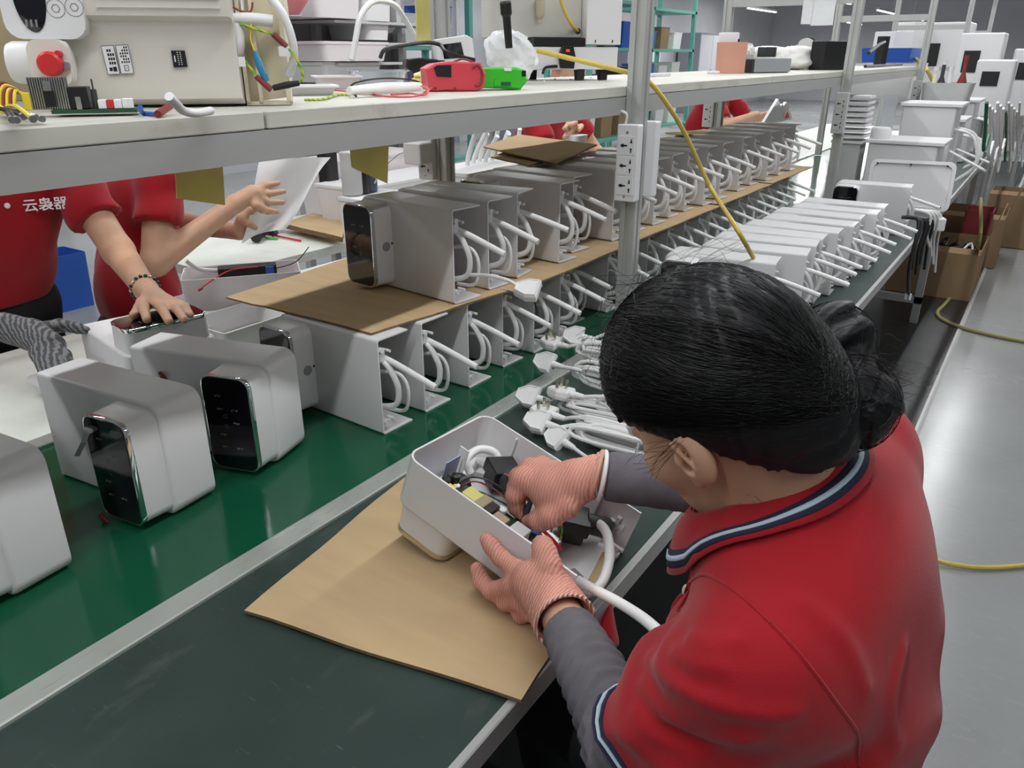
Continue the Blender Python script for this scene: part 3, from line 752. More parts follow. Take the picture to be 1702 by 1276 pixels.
# hoses
def L3(*pp): return [tl(px, py, y) for px, py, y in pp]
MB().tube(L3((782, 786, .03), (775, 765, .045), (795, 747, .05), (822, 752, .05), (832, 775, .035)), 0.0068, 10, 6).obj('hose', M_hose, ob, True)
e = tl(800, 775, 0.012); MB().lathe([(0.022, 0.004), (0.022, 0.014), (0.012, 0.018), (0.012, 0.022)], 18, M=T(e[0], 0.0, e[2], rx=math.radians(-90))).obj('white_fitting', M_white2, ob, True)
MB().tube(L3((975, 880, .03), (990, 868, .045), (1008, 885, .06), (1013, 925, .055), (1002, 965, .045), (980, 985, .03), (962, 978, .022), (948, 962, .02)), 0.0072, 10, 6).obj('hose', M_hose, ob, True)
# wires
def wire(m, r, *pp): MB().tube(L3(*pp), r, 6, 6).obj('wire', m, ob, True)
wire(M_black, 0.0014, (757, 826, .03), (762, 805, .05), (785, 793, .06), (815, 800, .06), (848, 822, .05))
wire(M_maroon, 0.0014, (760, 828, .03), (768, 808, .05), (790, 800, .058), (820, 812, .05), (850, 836, .045))
wire(M_black, 0.0014, (765, 815, .04), (800, 818, .05), (848, 842, .045))
wire(M_blue, 0.0017, (853, 890, .045), (868, 882, .06), (890, 885, .06), (912, 901, .045))
wire(M_redp, 0.0028, (896, 876, .055), (915, 893, .05), (932, 912, .035))
wire(M_redp, 0.002, (890, 880, .055), (910, 898, .05), (926, 915, .035))
wire(M_wyg, 0.0017, (928, 848, .06), (921, 866, .055), (916, 884, .04))
wire(M_wyg, 0.0017, (930, 858, .055), (934, 880, .05), (931, 900, .03))
wire(M_black, 0.0013, (890, 872, .05), (882, 890, .045), (878, 905, .03))
wire(M_maroon, 0.003, (838, 788, .06), (848, 793, .06), (856, 800, .055))
# the supply lead that runs to the operator's lap
ld = tag(MB().tube([TL(*tl(958, 962, .022)), atd(985, 978, 1.0), atd(1030, 1002, .93), atd(1075, 1032, .86), atd(1120, 1075, .80)], 0.0068, 10, 6).obj('supply_lead', M_hose, None, True), 'thick white lead running from the open dispenser to the woman in red', 'cable')
MB().rbox(-0.012, 0.012, -0.006, 0.006, -0.004, 0.006, 0.002, 2, M=T(*TL(*tl(957, 958, .03)), rz=-.5)).obj('metal_clip', M_steel, ld)

sheet('cardboard_sheet', 'brown cardboard mat on the workbench under the open dispenser', [(-0.777, 0.501), (-0.374, 0.578), (-0.425, 0.985), (-0.838, 0.90)], ZT + 0.0022, th=0.005, bend=lambda u, w: 0.010 * max(0, 0.25 - w) * (0.5 + u) + 0.0012 * math.sin(7 * u))

# ------------------------------------------------------------------ power cords with three-pin plugs
def plug_mesh():
    poly = [(0.036, -0.024), (0.012, -0.025), (-0.014, -0.011), (-0.014, 0.011), (0.012, 0.025), (0.036, 0.024)][::-1]
    c = np.mean(poly, 0)
    ins = lambda k: [tuple(c + (np.array(q) - c) * k) for q in poly]
    m = MB(); rings = [[(x, y, z) for x, y in ins(k)] for k, z in ((0.9, 0), (1, 0.004), (1, 0.014), (0.88, 0.021), (0.80, 0.021), (0.76, 0.0192))]
    m.loft(rings, True); return m
def power_cord(label, loc, rotz, tilt, coil, pins=True, turns=5, ln=0.22, hgt=0.03, seed=0):
    r = random.Random(seed)
    t = thing('coiled_cable', label, 'power cord', loc, rotz, 'coiled power cords on the workbench')
    R_ = np.array(Matrix.Rotation(tilt, 4, 'X'))
    hd = MB(); base = plug_mesh(); hd.add(base.v, base.f, R_ @ T(-0.036, 0, -0.009, rz=0)); hd.obj('plug', M_hose, t)
    if pins:
        pm = MB()
        for x, y, lx, ly in ((-0.012, 0, 0.004, 0.008), (-0.028, -0.011, 0.006, 0.003), (-0.028, 0.011, 0.006, 0.003)):
            pm.box(x - lx / 2, x + lx / 2, y - ly / 2, y + ly / 2, -0.028, -0.0095, R_)
        pm.obj('pins', M_brass, t)
    rl = MB().tube([(0.0, 0, 0), (0.03, 0, 0.0)], [0.0075, 0.0045], 10).obj('strain_relief', M_hose, t, True)
    for k in range(4): MB().lathe([(0.0078 - k * .0007, 0), (0.0078 - k * .0007, 0.003)], 10, M=T(0.006 + k * 0.006, 0, 0, ry=math.radians(90))).obj('relief_rib', M_hose, rl, True)
    if coil:
        pts = [(0.028, 0, 0)]
        x0, x1 = 0.07, 0.07 + ln
        for k in range(turns):
            dy = r.uniform(-.014, .014); dz = r.uniform(-0.3, .3) * hgt; h = hgt * r.uniform(.6, 1.05); e = r.uniform(-.018, .018)
            pts += [(x0 + .03 + e, dy, h * .55 + dz), (x1 - .03 + e, dy * .4, h * .5 + dz), (x1 + e, dy * .6, dz), (x1 - .03 + e, -dy * .4, -h * .45 + dz), (x0 + .03 - e, -dy, -h * .5 + dz), (x0 - e, -dy * .3, dz * .8)]
        MB().tube(pts, 0.0042, 7, 4).obj('cord', M_hose, t, True)
        MB().tube([(x1 - .07, .02 * math.cos(a), .02 * math.sin(a) * hgt / .03) for a in np.linspace(0, 2 * math.pi, 13)], 0.0022, 5).obj('cord_tie', M_clear, t)
    return t
PC = [((895, 705), .030, 0.05, 0.55, True, 'lying flat lowest of the pile'), ((905, 690), .035, 0.0, math.pi, True, 'with its pins turned up behind the lowest plug'),
      ((880, 662), .034, 0.1, 0.75, True, 'with a flat plug face at the left of the pile'), ((935, 655), .06, 0.12, math.pi - .2, True, 'with tall brass pins in the middle of the pile'),
      ((905, 605), .05, -0.05, 0.80, True, 'with a five-sided plug face in the upper half of the pile'), ((915, 572), .05, 0.0, math.pi + .1, True, 'with bright pins at the far end of the pile'),
      ((955, 560), .07, 0.2, 0.9, True, 'tilted on top at the far end of the pile')]
for i, ((px, py), dz, rz, tilt, coil, lab) in enumerate(PC):
    q = atz(px + 14, py, ZT + dz)
    power_cord('white coiled power cord ' + lab, q, rz - 0.02, tilt, coil, seed=i, ln=0.20 + 0.02 * (i % 3), hgt=0.036 if dz > .04 else 0.028, turns=6)
q = atz(938, 735, ZT + 0.014)
o = power_cord("single white plug lying between the cord pile and the woman's gloved hand", q, -0.35, 0.6, False, pins=False)
MB().tube([(0.028, 0, 0), (0.06, -0.004, 0.0), (0.10, -0.012, 0.004), (0.15, -0.03, 0.0), (0.2, -0.08, -0.006)], 0.0037, 7, 4).obj('cord', M_hose, o, True)
# a plug that hangs over the cardboard edge of the lower row
q = atd(868, 487, 1.55)
o = thing('coiled_cable', 'white plug dangling over the cardboard edge beside the upper row', 'power cord', q, 0.3)
b0 = plug_mesh(); MB().add(b0.v, b0.f, T(0, 0, 0, rx=0.5)).obj('plug', M_hose, o)
MB().tube([(0, 0, 0.006), (-0.03, 0.01, 0.02), (-0.08, 0.03, 0.022), (-0.13, 0.06, 0.012)], 0.004, 7, 4).obj('cord', M_hose, o, True)
tag(MB().tube([atd(888, 500, 1.56), atd(892, 514, 1.56), atd(893, 524, 1.56)], 0.0022, 6).obj('loose_wire', M_black, None, True), 'short black wire end below the dangling white plug', 'wire')

# ------------------------------------------------------------------ yellow air hose over the shelf and down to the packed row
P_ = [atx(893, 84, -1.12), atx(960, 100, -1.02), atx(1030, 117, -0.93), np.array((-0.90, 1.90, 1.405)), atx(1083, 140, -0.865), atx(1110, 175, -0.84), atx(1140, 225, -0.82), atx(1180, 310, -0.79), atx(1215, 370, -0.77), atx(1250, 425, -0.745)]
P_[-1] = atz(1252, 428, ZT + UH + 0.006); P_[-2] = atz(1222, 376, ZT + UH + 0.10)
tag(MB().tube(P_, 0.0062, 10, 6).obj('air_hose', M_yellow, None, True), 'yellow air hose draped over the shelf down to the packed dispensers', 'hose')
# ================================================================== things on the shelf
class PF:
    """upright working plane through the point o, facing n: photo pixels <-> (u, w) on it"""
    def __init__(s, o, u):
        s.o = np.array(o, float); s.u = np.array((u[0], u[1], 0.0)); s.u /= np.linalg.norm(s.u)
        s.n = np.array((s.u[1], -s.u[0], 0.0))
    def uw(s, px, py):
        q = atp(px, py, s.o, s.n) - s.o; return float(q @ s.u), float(q[2])
    def mtx(s): return frame_mtx(s.o, s.u, -s.n, UPZ)          # x along, y away from the viewer, z up
# --- big water purifier lying at the left end
o_ = atz(60, 182, ZS); pf = PF(o_, (0.70, 0.715))
dv = thing('water_purifier', 'large cream water purifier with oval black display lying on the shelf', 'water purifier', mtx=pf.mtx())
uw = pf.uw
l0, w0 = uw(38, 150); r0, w1 = uw(386, 172); lt, wt = uw(30, 66); rt_, wt2 = uw(378, 52)
DEP = 0.16
v = []
prof = [(0.012, 0.004), (0.0, 0.012), (-0.002, w1 * 0 + 0.03), (0.0, 0.095), (-0.006, 0.112), (-0.018, 0.118), (-0.022, 0.15), (-0.022, 0.24), (0.0, 0.27), (DEP, 0.27), (DEP, 0.004)]
u0, u1 = uw(95, 150)[0], uw(398, 120)[0]
MB().loft([[(u0 + 0.012, y, z) for y, z in prof], [(u0, y, z) for y, z in prof], [(u1 - 0.004, y, z) for y, z in prof], [(u1, y * 0.97 + .002, z * .985) for y, z in prof]], True).obj('body', M_cream, dv, smooth=True)
ua, wa = uw(30, 60)
MB().loft([[(x, y, z) for x, z in rrect(ua - 0.004, u0 + 0.06, wa - 0.004, 0.26, 0.02, 4)] for y in (-0.028, -0.012, 0.10)], True).obj('front_cover', M_white, dv, smooth=True)
# ribs on the front face
g = MB()
for k in range(8):
    z = 0.128 + k * 0.011; g.box(u0 + 0.075, u1 - 0.012, -0.0229, -0.0215, z, z + 0.0018)
g.obj('moulded_ribs', M_cream, dv)
# oval display
cx, cz = uw(62, 5); el = uw(62, 52); rx_ = (uw(88, 20)[0] - uw(35, 20)[0]) / 2; rz_ = cz - el[1]
MB().loft([[(cx + rx_ * k * math.cos(a), y, cz + 0.01 + (rz_ + .012) * k * math.sin(a)) for a in np.linspace(0, 2 * math.pi, 29)[:-1]] for k, y in ((1.0, -0.0275), (1.0, -0.0295), (0.97, -0.030))], True).obj('display', M_glass, dv, smooth=True)
g = MB()
for px in (57, 65, 73):
    a, b = uw(px, 46), uw(px - 2, 34); g.prism([(a[0], a[1]), (a[0] + .0025, a[1]), (b[0] + .0025, b[1]), (b[0], b[1])], 0.0301, 0.0304, M=np.array(Matrix.Rotation(math.radians(90), 4, 'X')))
g.obj('display_print', M_icon, dv)
for (px, py) in ((104, 16), (134, 14)):
    a = uw(px, py); g = MB(); g.add(*circle_ring(a[0], a[1], 0.0115, 0.0107, -0.0285)); g.add(*circle_ring(a[0], a[1], 0.0055, 0.0044, -0.0285, 6)); g.obj('round_symbol', M_icon, dv)
# side cylinder with the red cap
a0, a1 = uw(20, 104), uw(130, 104); rr = 0.026; a0 = (a0[0] + .012, a0[1])
MB().lathe([(rr * .9, 0), (rr, 0.006), (rr, a1[0] - a0[0] - 0.002), (rr * .93, a1[0] - a0[0])], 26, M=T(a0[0], -0.035, a0[1], ry=math.radians(90))).obj('side_cylinder', M_white, dv, smooth=True)
b = uw(113, 104)
fl = [(x, y) for x, y in rrect(-0.026, 0.022, -0.028, 0.028, 0.014, 5)]
MB().prism(fl, 0.055, 0.070, M=T(b[0], 0, b[1], rx=math.radians(90))).obj('cap_flange', M_cream, dv, smooth=True)
MB().lathe([(0.015, 0), (0.015, 0.010), (0.012, 0.013)], 20, M=T(b[0] + .001, -0.070, b[1] - .001, rx=math.radians(90))).obj('red_cap', M_redp, dv, smooth=True)
MB().lathe([(0.004, 0), (0.004, 0.01)], 10, M=T(b[0] + .013, -0.070, b[1] + .011, rx=math.radians(90))).obj('cap_tab', M_redp, dv)
MB().lathe([(0.0045, 0), (0.0045, 0.006)], 10, M=T(b[0] + .019, -0.070, b[1] - .003, rx=math.radians(90))).obj('screw', M_steel, dv)
# labels
yl = -0.0035
def lab(p, name, m=M_paper): 
    q = [uw(*k) for k in p]; return MB().prism(q, 0.0045, 0.0049, M=np.array(Matrix.Rotation(math.radians(90), 4, 'X'))).obj(name, m, dv), q
def blocks(o, q, cells, m):
    g = MB(); q = [np.array(k) for k in q]
    def bi(s, t): return (q[0] * (1 - s) + q[1] * s) * (1 - t) + (q[3] * (1 - s) + q[2] * s) * t
    for s0, s1, t0, t1 in cells: g.prism([tuple(bi(s0, t0)), tuple(bi(s1, t0)), tuple(bi(s1, t1)), tuple(bi(s0, t1))], 0.00491, 0.0052, M=np.array(Matrix.Rotation(math.radians(90), 4, 'X')))
    g.obj('print', m, o)
rl = random.Random(2)
o1, q1 = lab(((169, 76), (190, 75), (201, 123), (181, 124)), 'notice_label')
c = [(0, 1, 0, .015), (0, 1, .985, 1), (0, .03, 0, 1), (.97, 1, 0, 1), (.55, .85, .74, .9), (.25, .5, .76, .88)]
for i in range(4):
    for j in range(3 - (i == 0)): c.append((.35 + j * .19, .49 + j * .19, .13 + i * .145, .22 + i * .145))
blocks(o1, q1, c, M_black)
o1, q1 = lab(((193, 75), (214, 74), (224, 122), (203, 123)), 'notice_label')
c = [(0, 1, 0, .015), (0, 1, .985, 1), (0, .03, 0, 1), (.97, 1, 0, 1), (.35, .4, .70, .9), (.4, .7, .88, .9), (.4, .7, .70, .72), (.66, .7, .7, .9), (.48, .56, .79, .81)]
for i in range(6):
    for j in range(4): 
        if rl.random() < .8: c.append((.22 + j * .18, .33 + j * .18, .06 + i * .1, .125 + i * .1))
blocks(o1, q1, c, M_black)
o1, q1 = lab(((285, 84), (308, 84), (313, 111), (290, 112)), 'black_label', M_black)
c = [(.15, .23, .3, .68)]
for i in range(7):
    for j in range(2): c.append((.40 + j * .2, .47 + j * .2, .08 + i * .12, .14 + i * .12))
blocks(o1, q1, c, M_paper)
# clear tube lying at its foot
tag(MB().tube([atz(281, 160, ZS + .03), atz(292, 172, ZS + .022), atz(305, 184, ZS + .010), atz(325, 188, ZS + .0055), atz(350, 184, ZS + .0055)], 0.0050, 12, 6).obj('hose_piece', M_hose, None, True), 'short milky hose piece curling up at the foot of the purifier', 'hose')
sl = thing('sleeved_wire', 'short blue wire with maroon sleeve on the shelf before the purifier', 'wire')
MB().tube([atz(233, 178, ZS + .012), atz(238, 188, ZS + .003), atz(262, 190, ZS + .003)], 0.003, 7, 4).obj('blue_wire', M_blue, sl, True)
MB().tube([atz(262, 190, ZS + .0045), atz(283, 176, ZS + .010)], 0.0045, 9).obj('sleeve', M_maroon, sl, True)
# tan panel at the picture's left edge
o = MB().rbox(0, 0.3, 0, 0.012, 0, 0.34, 0.004, 2, M=T(*(atz(-95, 172, ZS) + (0, 0, .001)), rz=0.95)).obj('tan_panel', M_tan); tag(o, 'tan board leaning upright behind the purifier at the left edge', 'board')

# --- circuit board with heat sink
o_ = atz(62, 193, ZS + .002); pf2 = PF(o_, (0.62, 0.78)); uw = pf2.uw
cb = thing('control_board', 'bare control board with ribbed heat sink and black relay on the shelf', 'circuit board', mtx=pf2.mtx())
U = lambda px: uw(px, 185)[0]
MB().box(U(85), U(228), -0.0, 0.05, 0.002, 0.0065).obj('board', M_pcb, cb)
g = MB(); a, b = U(53), U(118)
for k in range(16): g.box(a + (b - a) * k / 16, a + (b - a) * (k + .55) / 16, 0.006, 0.012, 0.0068, 0.043)
g.box(a, b, 0.0121, 0.016, 0.0068, 0.043); g.obj('heat_sink', M_steel, cb)
MB().rbox(U(78), U(95), -0.0, 0.0055, 0.010, 0.028, .001, 2).obj('transistor', M_black, cb)
MB().box(U(80), U(93), 0.001, 0.0055, 0.0281, 0.039).obj('transistor_tab', M_steel, cb)
MB().rbox(U(118), U(150), 0.004, 0.034, 0.0068, 0.032, .002, 2).obj('relay', M_black, cb)
MB().box(U(129), U(138), 0.0, 0.003, 0.0068, 0.021).obj('blade_terminal', M_steel, cb)
MB().lathe([(0.0035, 0), (0.0035, .022), (0.001, .023), (0.001, .034)], 10, M=T(U(159), 0.012, 0.0066)).obj('diode', M_dark, cb)
MB().rbox(U(164), U(178), 0.004, 0.02, 0.0068, 0.017, .001, 2).obj('white_socket', M_paper, cb)
MB().rbox(U(178.5), U(190), 0.004, 0.02, 0.0068, 0.017, .001, 2).obj('red_socket', M_redp, cb)
MB().rbox(U(190.5), U(204), 0.004, 0.02, 0.0068, 0.017, .001, 2).obj('white_socket', M_paper, cb)
MB().rbox(U(204.5), U(221), 0.004, 0.02, 0.0068, 0.018, .001, 2).obj('white_socket', M_paper, cb)
MB().rbox(U(40), U(53), 0.004, 0.02, 0.0068, 0.026, .001, 2).obj('yellow_block', M_yel, cb)
# --- wire harness with steel ferrules
wh = thing('wire_harness', 'tangle of black and yellow leads with bright metal ferrules by the board', 'wires')
rw = random.Random(4)
for k in range(9):
    e = atz(rw.uniform(2, 84), rw.uniform(191, 199), ZS + rw.uniform(.004, .014)); s = atz(rw.uniform(-40, 16), rw.uniform(176, 184), ZS + rw.uniform(.006, .016))
    m = (s + e) / 2 + np.array((0, 0, rw.uniform(0.0, .008)))
    MB().tube([s, m, e], 0.0023, 6, 4).obj('lead', M_black if k % 3 else M_yel, wh, True)
    d = (e - m) / np.linalg.norm(e - m); MB().tube([e, e + d * 0.007], 0.0036, 8).obj('ferrule', M_steel, wh, True)
for k in range(6):
    s = atz(-6 + 6 * k, 178, ZS + .012); MB().tube([s, s + np.array((-.01, .01, .018)), s + np.array((-.01, .02, .026 - .003 * k)), s + np.array((.0, .04, .006))], 0.002, 6, 4).obj('lead', M_yel if k % 2 else M_maroon, wh, True)

# --- opened cream shell with hoses and patched leads
o_ = atz(385, 176, ZS); pf3 = PF(o_, (0.72, 0.69)); uw = pf3.uw
os_ = thing('opened_housing', 'opened yellowish housing with hoses and taped leads beside the purifier', 'housing', mtx=pf3.mtx())
c = [uw(402, 174), uw(408, 172), uw(474, 163), uw(479, 120), uw(470, 10), uw(462, -40), uw(402, -40), uw(402, 60)]
MB().prism([(x, max(z, 0.001)) for x, z in c], -0.09, -0.02, M=np.array(Matrix.Rotation(math.radians(90), 4, 'X'))).obj('shell_back', M_creamy, os_)
g = MB()
for px0, px1, y in ((402, 408, 0.0), (424, 430, 0.0), (470, 478, 0.0)):
    a, b = uw(px0, 100)[0], uw(px1, 100)[0]; g.box(a, b, -0.004, 0.02, 0.002, 0.19)
g.box(uw(402, 100)[0], uw(478, 100)[0], -0.004, 0.02, 0.001, 0.006); g.obj('shell_walls', M_creamy, os_)
def W3(pp, y): return [(uw(px, py)[0], yy if yy is not None else y, uw(px, py)[1]) for px, py, yy in pp]
MB().tube(W3([(375, 30, .0), (392, 35, -.01), (400, 60, -.015), (398, 85, -.012), (392, 100, 0)], 0), 0.008, 10, 5).obj('hose', M_hose, os_, True)
MB().tube(W3([(388, 33, -.012), (420, 32, -.014), (455, 36, -.012)], 0), 0.0085, 10, 4).obj('hose', M_hose, os_, True)
MB().tube(W3([(448, -5, -.01), (470, 20, -.02), (486, 60, -.02), (490, 95, -.015), (480, 125, -.005)], 0), 0.006, 10, 5).obj('hose', M_hose, os_, True)
MB().tube(W3([(402, 40, -.02), (425, 48, -.025), (455, 57, -.025)], 0), 0.0018, 7, 4).obj('earth_lead', M_wyg, os_, True)
MB().tube(W3([(457, 57, -.025), (479, 78, -.025)], 0), 0.0042, 9).obj('maroon_sleeve', M_maroon, os_, True)
MB().tube(W3([(479, 78, -.025), (492, 92, -.03), (504, 115, -.03), (505, 130, -.03), (500, 136, -.03)], 0), 0.0018, 7, 4).obj('earth_lead', M_wyg, os_, True)
MB().tube(W3([(500, 137, -.03), (480, 140, -.032), (458, 145, -.03)], 0), [0.0035, 0.0048, 0.004], 8, 3).obj('black_tape', M_blackm, os_, True)
MB().tube(W3([(430, 126, -.03), (442, 137, -.03), (455, 148, -.03)], 0), [0.0038, 0.0042, 0.0048], 9).obj('maroon_sleeve', M_maroon, os_, True)
MB().tube(W3([(411, 102, -.02), (420, 112, -.025), (430, 126, -.03)], 0), 0.0018, 7, 4).obj('earth_lead', M_wyg, os_, True)
MB().tube(W3([(421, 40, -.02), (420, 65, -.022), (427, 86, -.024)], 0), 0.0013, 7, 4).obj('thin_lead', M_yel, os_, True)
MB().tube(W3([(427, 85, -.024), (435, 108, -.026), (447, 134, -.028)], 0), [0.003, 0.0056, 0.0042], 9, 3).obj('blue_crimp', mat('teal_blue_crimp', (0.03, 0.22, 0.38), 0.3), os_, True)
MB().tube(W3([(372, 3, -.01), (400, 18, -.012), (418, 20, -.012), (421, 5, -.01)], 0), 0.0014, 7, 4).obj('maroon_lead', M_maroon, os_, True)
for px, py in ((404, 103), (477, 86)):
    a = uw(px, py); MB().box(a[0] - .009, a[0] + .007, -.028, -.0275, a[1] - .006, a[1] + .007).obj('lead_tag', M_paper, os_)

# --- plastic parts tray, film tube and leads
def tray(name, label, px0, px1, pyb, hgt, dep, m, x=None, z=ZS, u=(0.62, 0.78), lip=0.006, cat='tray', taper=0.85):
    o_ = atz((px0 + px1) / 2, pyb, z) if x is None else atx((px0 + px1) / 2, pyb, x)
    if x is not None: o_[2] = z
    pf = PF(o_, u); a, b = pf.uw(px0, pyb)[0], pf.uw(px1, pyb)[0]
    t = thing(name, label, cat, mtx=pf.mtx()); g = MB(); c = (a + b) / 2; w = (b - a) / 2
    def ring(k, zz, ins=0): return [(x_, y_, zz) for x_, y_ in rrect(c - w * k + ins, c + w * k - ins, dep * (1 - k) / 2 + ins, dep * (1 + k) / 2 - ins, 0.012, 3)]
    g.loft([ring(taper, 0.0005), ring(1, hgt), ring(1, hgt, -lip), ring(1, hgt + .003, -lip), ring(1, hgt + .003, 0.003), ring(taper, 0.004, 0.003)], True, True, True)
    g.obj('tub', m, t, smooth=True)
    return t
tray('parts_tray', 'clear plastic parts tray on the shelf behind the red device', 588, 678, 128, 0.035, 0.10, M_clear, x=-1.30)
tray('parts_tray', 'flat white plastic tray leaning beside the clear parts tray', 528, 600, 134, 0.024, 0.12, M_pink, x=-1.33)
tray('parts_tray', 'low white tray between the opened housing and the clear tray', 474, 560, 150, 0.014, 0.10, M_white2, x=-1.16)
MBt = MB().tube([atz(580, 151, ZS + .012), atz(640, 147, ZS + .013), atz(697, 144, ZS + .012)], [0.007, 0.0105, 0.008], 12, 5)
tag(MBt.obj('film_roll', M_bagw, None, True), 'crumpled white film roll lying on the shelf front', 'film')
wd_ = thing('test_leads', 'red, black and yellow test leads spread on the shelf front', 'wires')
MB().tube([atz(507, 152, ZS + .004), atz(545, 150, ZS + .004), atz(580, 152, ZS + .003), atz(640, 160, ZS + .003), atz(690, 160, ZS + .003), atz(712, 150, ZS + .008), atz(722, 142, ZS + .01)], 0.0018, 6, 5).obj('red_lead', M_pinkp, wd_, True)
MB().tube([atz(506, 166, ZS + .003), atz(535, 165, ZS + .003), atz(560, 158, ZS + .003), atz(582, 158, ZS + .003)], 0.0023, 6, 5).obj('yellow_lead', M_wyg, wd_, True)
MB().tube([atz(592, 160, ZS + .003), atz(582, 150, ZS + .01), atz(592, 137, ZS + .024), atz(640, 130, ZS + .028), atz(690, 134, ZS + .02), atz(705, 146, ZS + .006)], 0.0018, 6, 5).obj('black_lead', M_black, wd_, True)
MB().tube([atz(650, 157, ZS + .0045), atz(680, 155, ZS + .0045), atz(705, 158, ZS + .0045), atz(712, 148, ZS + .012), atz(700, 143, ZS + .014)], 0.0018, 6, 5).obj('red_lead', M_pinkp, wd_, True)

# --- handheld testers
def tester(name, label, px0, px1, pyb, pyt, x, m, dep=0.05, u=(0.62, 0.78)):
    o_ = atz((px0 + px1) / 2, pyb, ZS); pf = PF(o_, u)
    t = thing(name, label, 'device', mtx=pf.mtx()); return t, pf
t, pf = tester('battery_tool', 'red handheld charger with black panel and coiled lead on the shelf', 708, 806, 152, 100, 0, M_pinkp)
uw = pf.uw
q = [uw(712, 150), uw(722, 153), uw(738, 150), uw(762, 153), uw(792, 152), uw(803, 146), uw(806, 122), uw(798, 104), uw(752, 102), uw(722, 106), uw(707, 114)]
q = [(a, max(b, .0008)) for a, b in q]; cxy = np.mean(q, 0)
R90 = np.array(Matrix.Rotation(math.radians(90), 4, 'X'))
def solid(q, y0, y1, bev=0.004):
    c = np.mean(q, 0); ins = [tuple(c + (np.array(k) - c) * (1 - bev / np.linalg.norm(np.array(k) - c))) for k in q]
    return [[(a, y0, b) for a, b in ins], [(a, y0 + bev, b) for a, b in q], [(a, y1 - bev, b) for a, b in q], [(a, y1, b) for a, b in ins]]
MB().loft(solid(q, -0.01, 0.06), True).obj('case', M_pinkp, t)
k = [uw(719, 112), uw(724, 127), uw(748, 128), uw(748, 108), uw(724, 108)]
MB().loft(solid(k, -0.013, 0.0, .0015), True).obj('black_panel', M_black, t)
for j in range(5):
    c = uw(790, 125); MB().tube([(c[0] + .012 * math.cos(a) + j * .0015, -0.012 + j * .012, c[1] + (.020 + .001 * j) * math.sin(a)) for a in np.linspace(-1.9, 2.4, 14)], 0.0022, 6).obj('coiled_lead', M_maroon, t, True)
MB().tube([(uw(748, 108)[0], 0.0, uw(748, 106)[1]), (uw(770, 100)[0], 0.005, uw(770, 98)[1]), (uw(792, 108)[0], 0.0, uw(792, 106)[1])], 0.0022, 6, 5).obj('coiled_lead', M_maroon, t, True)
for j, px in enumerate((722, 754)):
    c = uw(px, 147); MB().lathe([(0.003, 0), (0.003, .002)], 10, M=T(c[0], -0.0098, c[1], rx=math.radians(90))).obj('foot_screw', M_maroon, t)
t, pf = tester('battery_tool', 'black handheld tool lying behind the red charger', 676, 742, 138, 96, 0, M_black); uw = pf.uw
q = [uw(676, 112), uw(678, 98), uw(700, 96), uw(742, 100), uw(744, 128), uw(716, 138), uw(690, 136), uw(688, 120)]; q = [(a, max(b, .0008)) for a, b in q]
MB().loft(solid(q, 0.012, 0.075), True).obj('case', M_black, t)
MB().lathe([(0.006, 0), (0.006, .012)], 12, M=T(uw(690, 126)[0], 0.012, uw(690, 126)[1], rx=math.radians(90))).obj('knob', M_dark, t)
t, pf = tester('battery_tool', 'bright green handheld tool lying right of the red charger', 800, 878, 150, 112, 0, M_green); uw = pf.uw
q = [uw(798, 146), uw(838, 148), uw(866, 149), uw(873, 140), uw(879, 132), uw(872, 116), uw(858, 112), uw(800, 113)]; q = [(a, max(b, .0008)) for a, b in q]
MB().loft(solid(q, 0.0, 0.06, .005), True).obj('case', M_green, t)
k = [uw(820, 143), uw(850, 144), uw(850, 131), uw(822, 131)]; MB().loft(solid(k, -0.003, 0.002, .001), True).obj('grip_frame', M_green, t)
k = [uw(832, 142), uw(848, 142), uw(848, 136), uw(832, 136)]; MB().loft(solid(k, -0.0045, -0.002, .0006), True).obj('slot', M_dgreen, t)
k = [uw(838, 118), uw(850, 118), uw(850, 113), uw(838, 113)]; MB().loft(solid(k, -0.002, 0.03, .0006), True).obj('label_plate', M_paper, t)
c = uw(870, 122); MB().rbox(c[0] - .004, c[0] + .006, -0.002, 0.03, c[1] - .006, c[1] + .006, .002, 2).obj('black_trigger', M_black, t)
